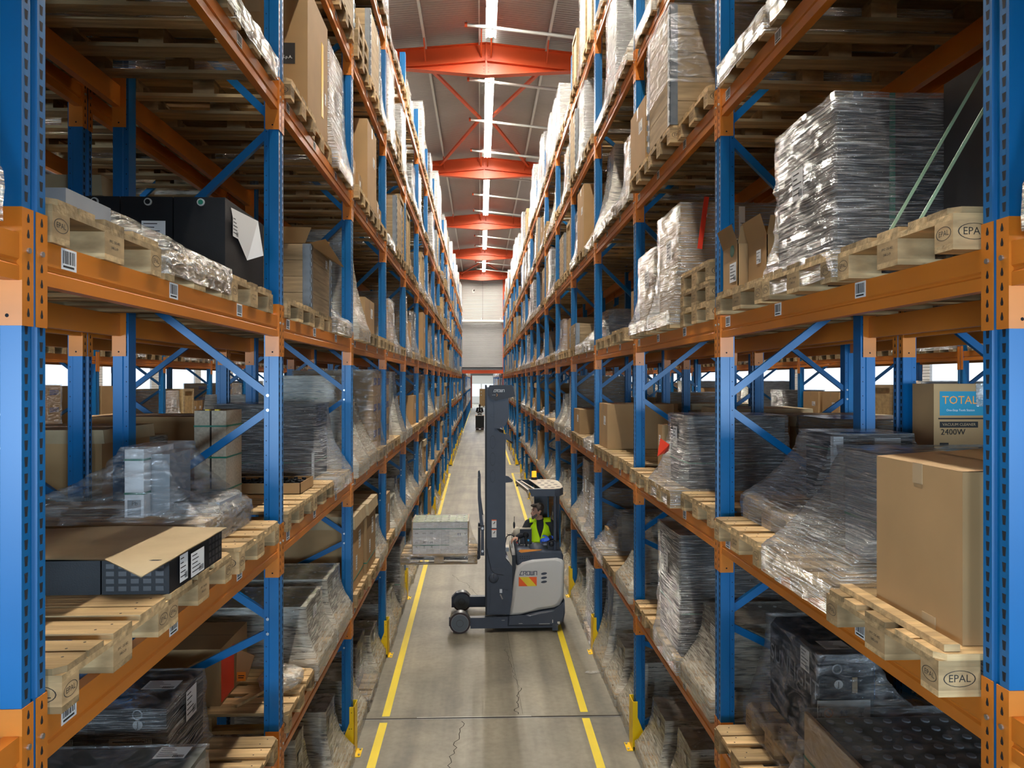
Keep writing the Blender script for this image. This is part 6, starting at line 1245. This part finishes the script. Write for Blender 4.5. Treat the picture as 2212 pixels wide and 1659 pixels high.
# far worker on an order picker truck
T2 = empty('order_picker_truck', (-0.06, 59.8, 0)); tag(T2, 'small black order picker truck far down the aisle', 'order picker truck')
def t2(n_, m): m.v = [tuple(Vector(v) - Vector((-0.06, 59.8, 0))) for v in m.v]; obj(n_, m, T2)
t2('battery_box', B(-0.41, 59.3, 0.12, 0.29, 59.75, 1.15, 'black_plastic')); t2('cover', MB().box(-0.41, 59.3, 1.15, -0.36, 60.1, 1.22, 'accent_orange').box(0.24, 59.3, 1.15, 0.29, 60.1, 1.22, 'accent_orange').box(-0.36, 59.32, 1.15, 0.24, 59.9, 1.18, 'truck_beige'))
t2('step_platform', B(-0.40, 59.75, 0.10, 0.28, 60.5, 0.22, 'truck_dark')); t2('steering_handle', MB().path([(-0.22, 59.7, 1.30), (-0.1, 59.62, 1.36), (-0.02, 59.62, 1.36), (0.10, 59.7, 1.30)], 0.03, 'paper').cyl((-0.06, 59.65, 1.16), (-0.06, 59.64, 1.35), 0.04, 'truck_dark').ell((-0.08, 59.5, 1.19), (0.13, 0.1, 0.05), 'pipe_white'))
for x in (-0.26, 0.14): t2('wheel', MB().cyl((x - .12, 59.34, 0.11), (x + .12, 59.34, 0.11), 0.11, 'rubber', n=20))
b2 = Vector((-0.08, 60.05, 0.22)); parent_base[0] = b2; m = MB(); at, Rm = head(m, (-0.08, 60.0, 1.93), (0, -1, -0.05), 'skin_dark')
limb(m, [(-0.08, 60.03, 1.87), (-0.08, 60.05, 1.74)], [0.055, 0.065], 'skin_dark'); limb(m, [(-0.08, 60.06, 1.66), (-0.08, 60.06, 1.15)], [0.07, 0.09], 'skin_dark')
A2 = []
for s in (-1, 1):
    p = [(-0.08 + s * 0.19, 60.05, 1.71), (-0.08 + s * 0.26, 60.0, 1.46), (-0.08 + s * 0.13, 59.76, 1.34)]; A2.append(p); limb(m, p, [0.055, 0.045, 0.032], 'skin_dark'); hand(m, p[2], (-s * 0.5, -0.8, -0.1), (0, -0.1, 1), s, 'skin_dark', 0.8); limb(m, [(-0.08 + s * .09, 60.05, 1.12), (-0.08 + s * .10, 60.03, 0.68), (-0.08 + s * .10, 60.06, 0.27)], [0.095, 0.065, 0.045], 'skin_dark'); limb(m, [(-0.08 + s * .10, 60.08, 0.255), (-0.08 + s * .11, 59.93, 0.25)], [0.04, 0.03], 'skin_dark')
P2 = remeshed('person', m, None, 0.012); P2.location = b2; tag(P2, 'person in black clothes driving the small black truck far away', 'person')
m = MB(); m.ell((-0.08, 60.05, 1.54), (0.19, 0.135, 0.25), 'cloth_black', 20, 12); m.ell((-0.08, 60.05, 1.25), (0.165, 0.12, 0.2), 'cloth_black', 20, 12); limb(m, [(-0.26, 60.05, 1.71), (0.10, 60.05, 1.71)], [0.075, 0.075], 'cloth_black')
for p in A2: limb(m, p[:2], [0.075, 0.06], 'cloth_black')
remeshed('shirt', m, P2, 0.014); m = MB()
for s in (-1, 1): limb(m, [(-0.08 + s * .09, 60.05, 1.12), (-0.08 + s * .10, 60.03, 0.68), (-0.08 + s * .10, 60.06, 0.33)], [0.12, 0.085, 0.065], 'cloth_black'); limb(m, [(-0.08 + s * .10, 60.09, 0.27), (-0.08 + s * .11, 59.92, 0.265)], [0.045, 0.038], 'cloth_black')
remeshed('trousers', m, P2, 0.014); m = MB(); m.ell(at(0, -0.02, 0.052), (0.08, 0.092, 0.075), 'hair', 16, 10, Rm); remeshed('hair', m, P2, 0.01, 2); m = MB(); m.ell(at(0, 0.06, -0.075), (0.05, 0.045, 0.045), 'cloth_black', 12, 8, Rm); remeshed('beard', m, P2, 0.01, 2)
m = MB(); [m.box(-0.08 + s * 0.10 - 0.02, 59.905, 1.48, -0.08 + s * 0.10 + 0.02, 59.915, 1.70, 'vest_band') for s in (-1, 1)]; m.v = [tuple(Vector(v) - b2) for v in m.v]; obj('vest_stripe', m, P2); face_details('eyes', at, Rm, P2)

fb = obj('background_cartons', FARBOX); fb['kind'] = 'stuff'; tag(fb, 'cardboard boxes in far bays and back rows, some added behind the photographer', 'box')
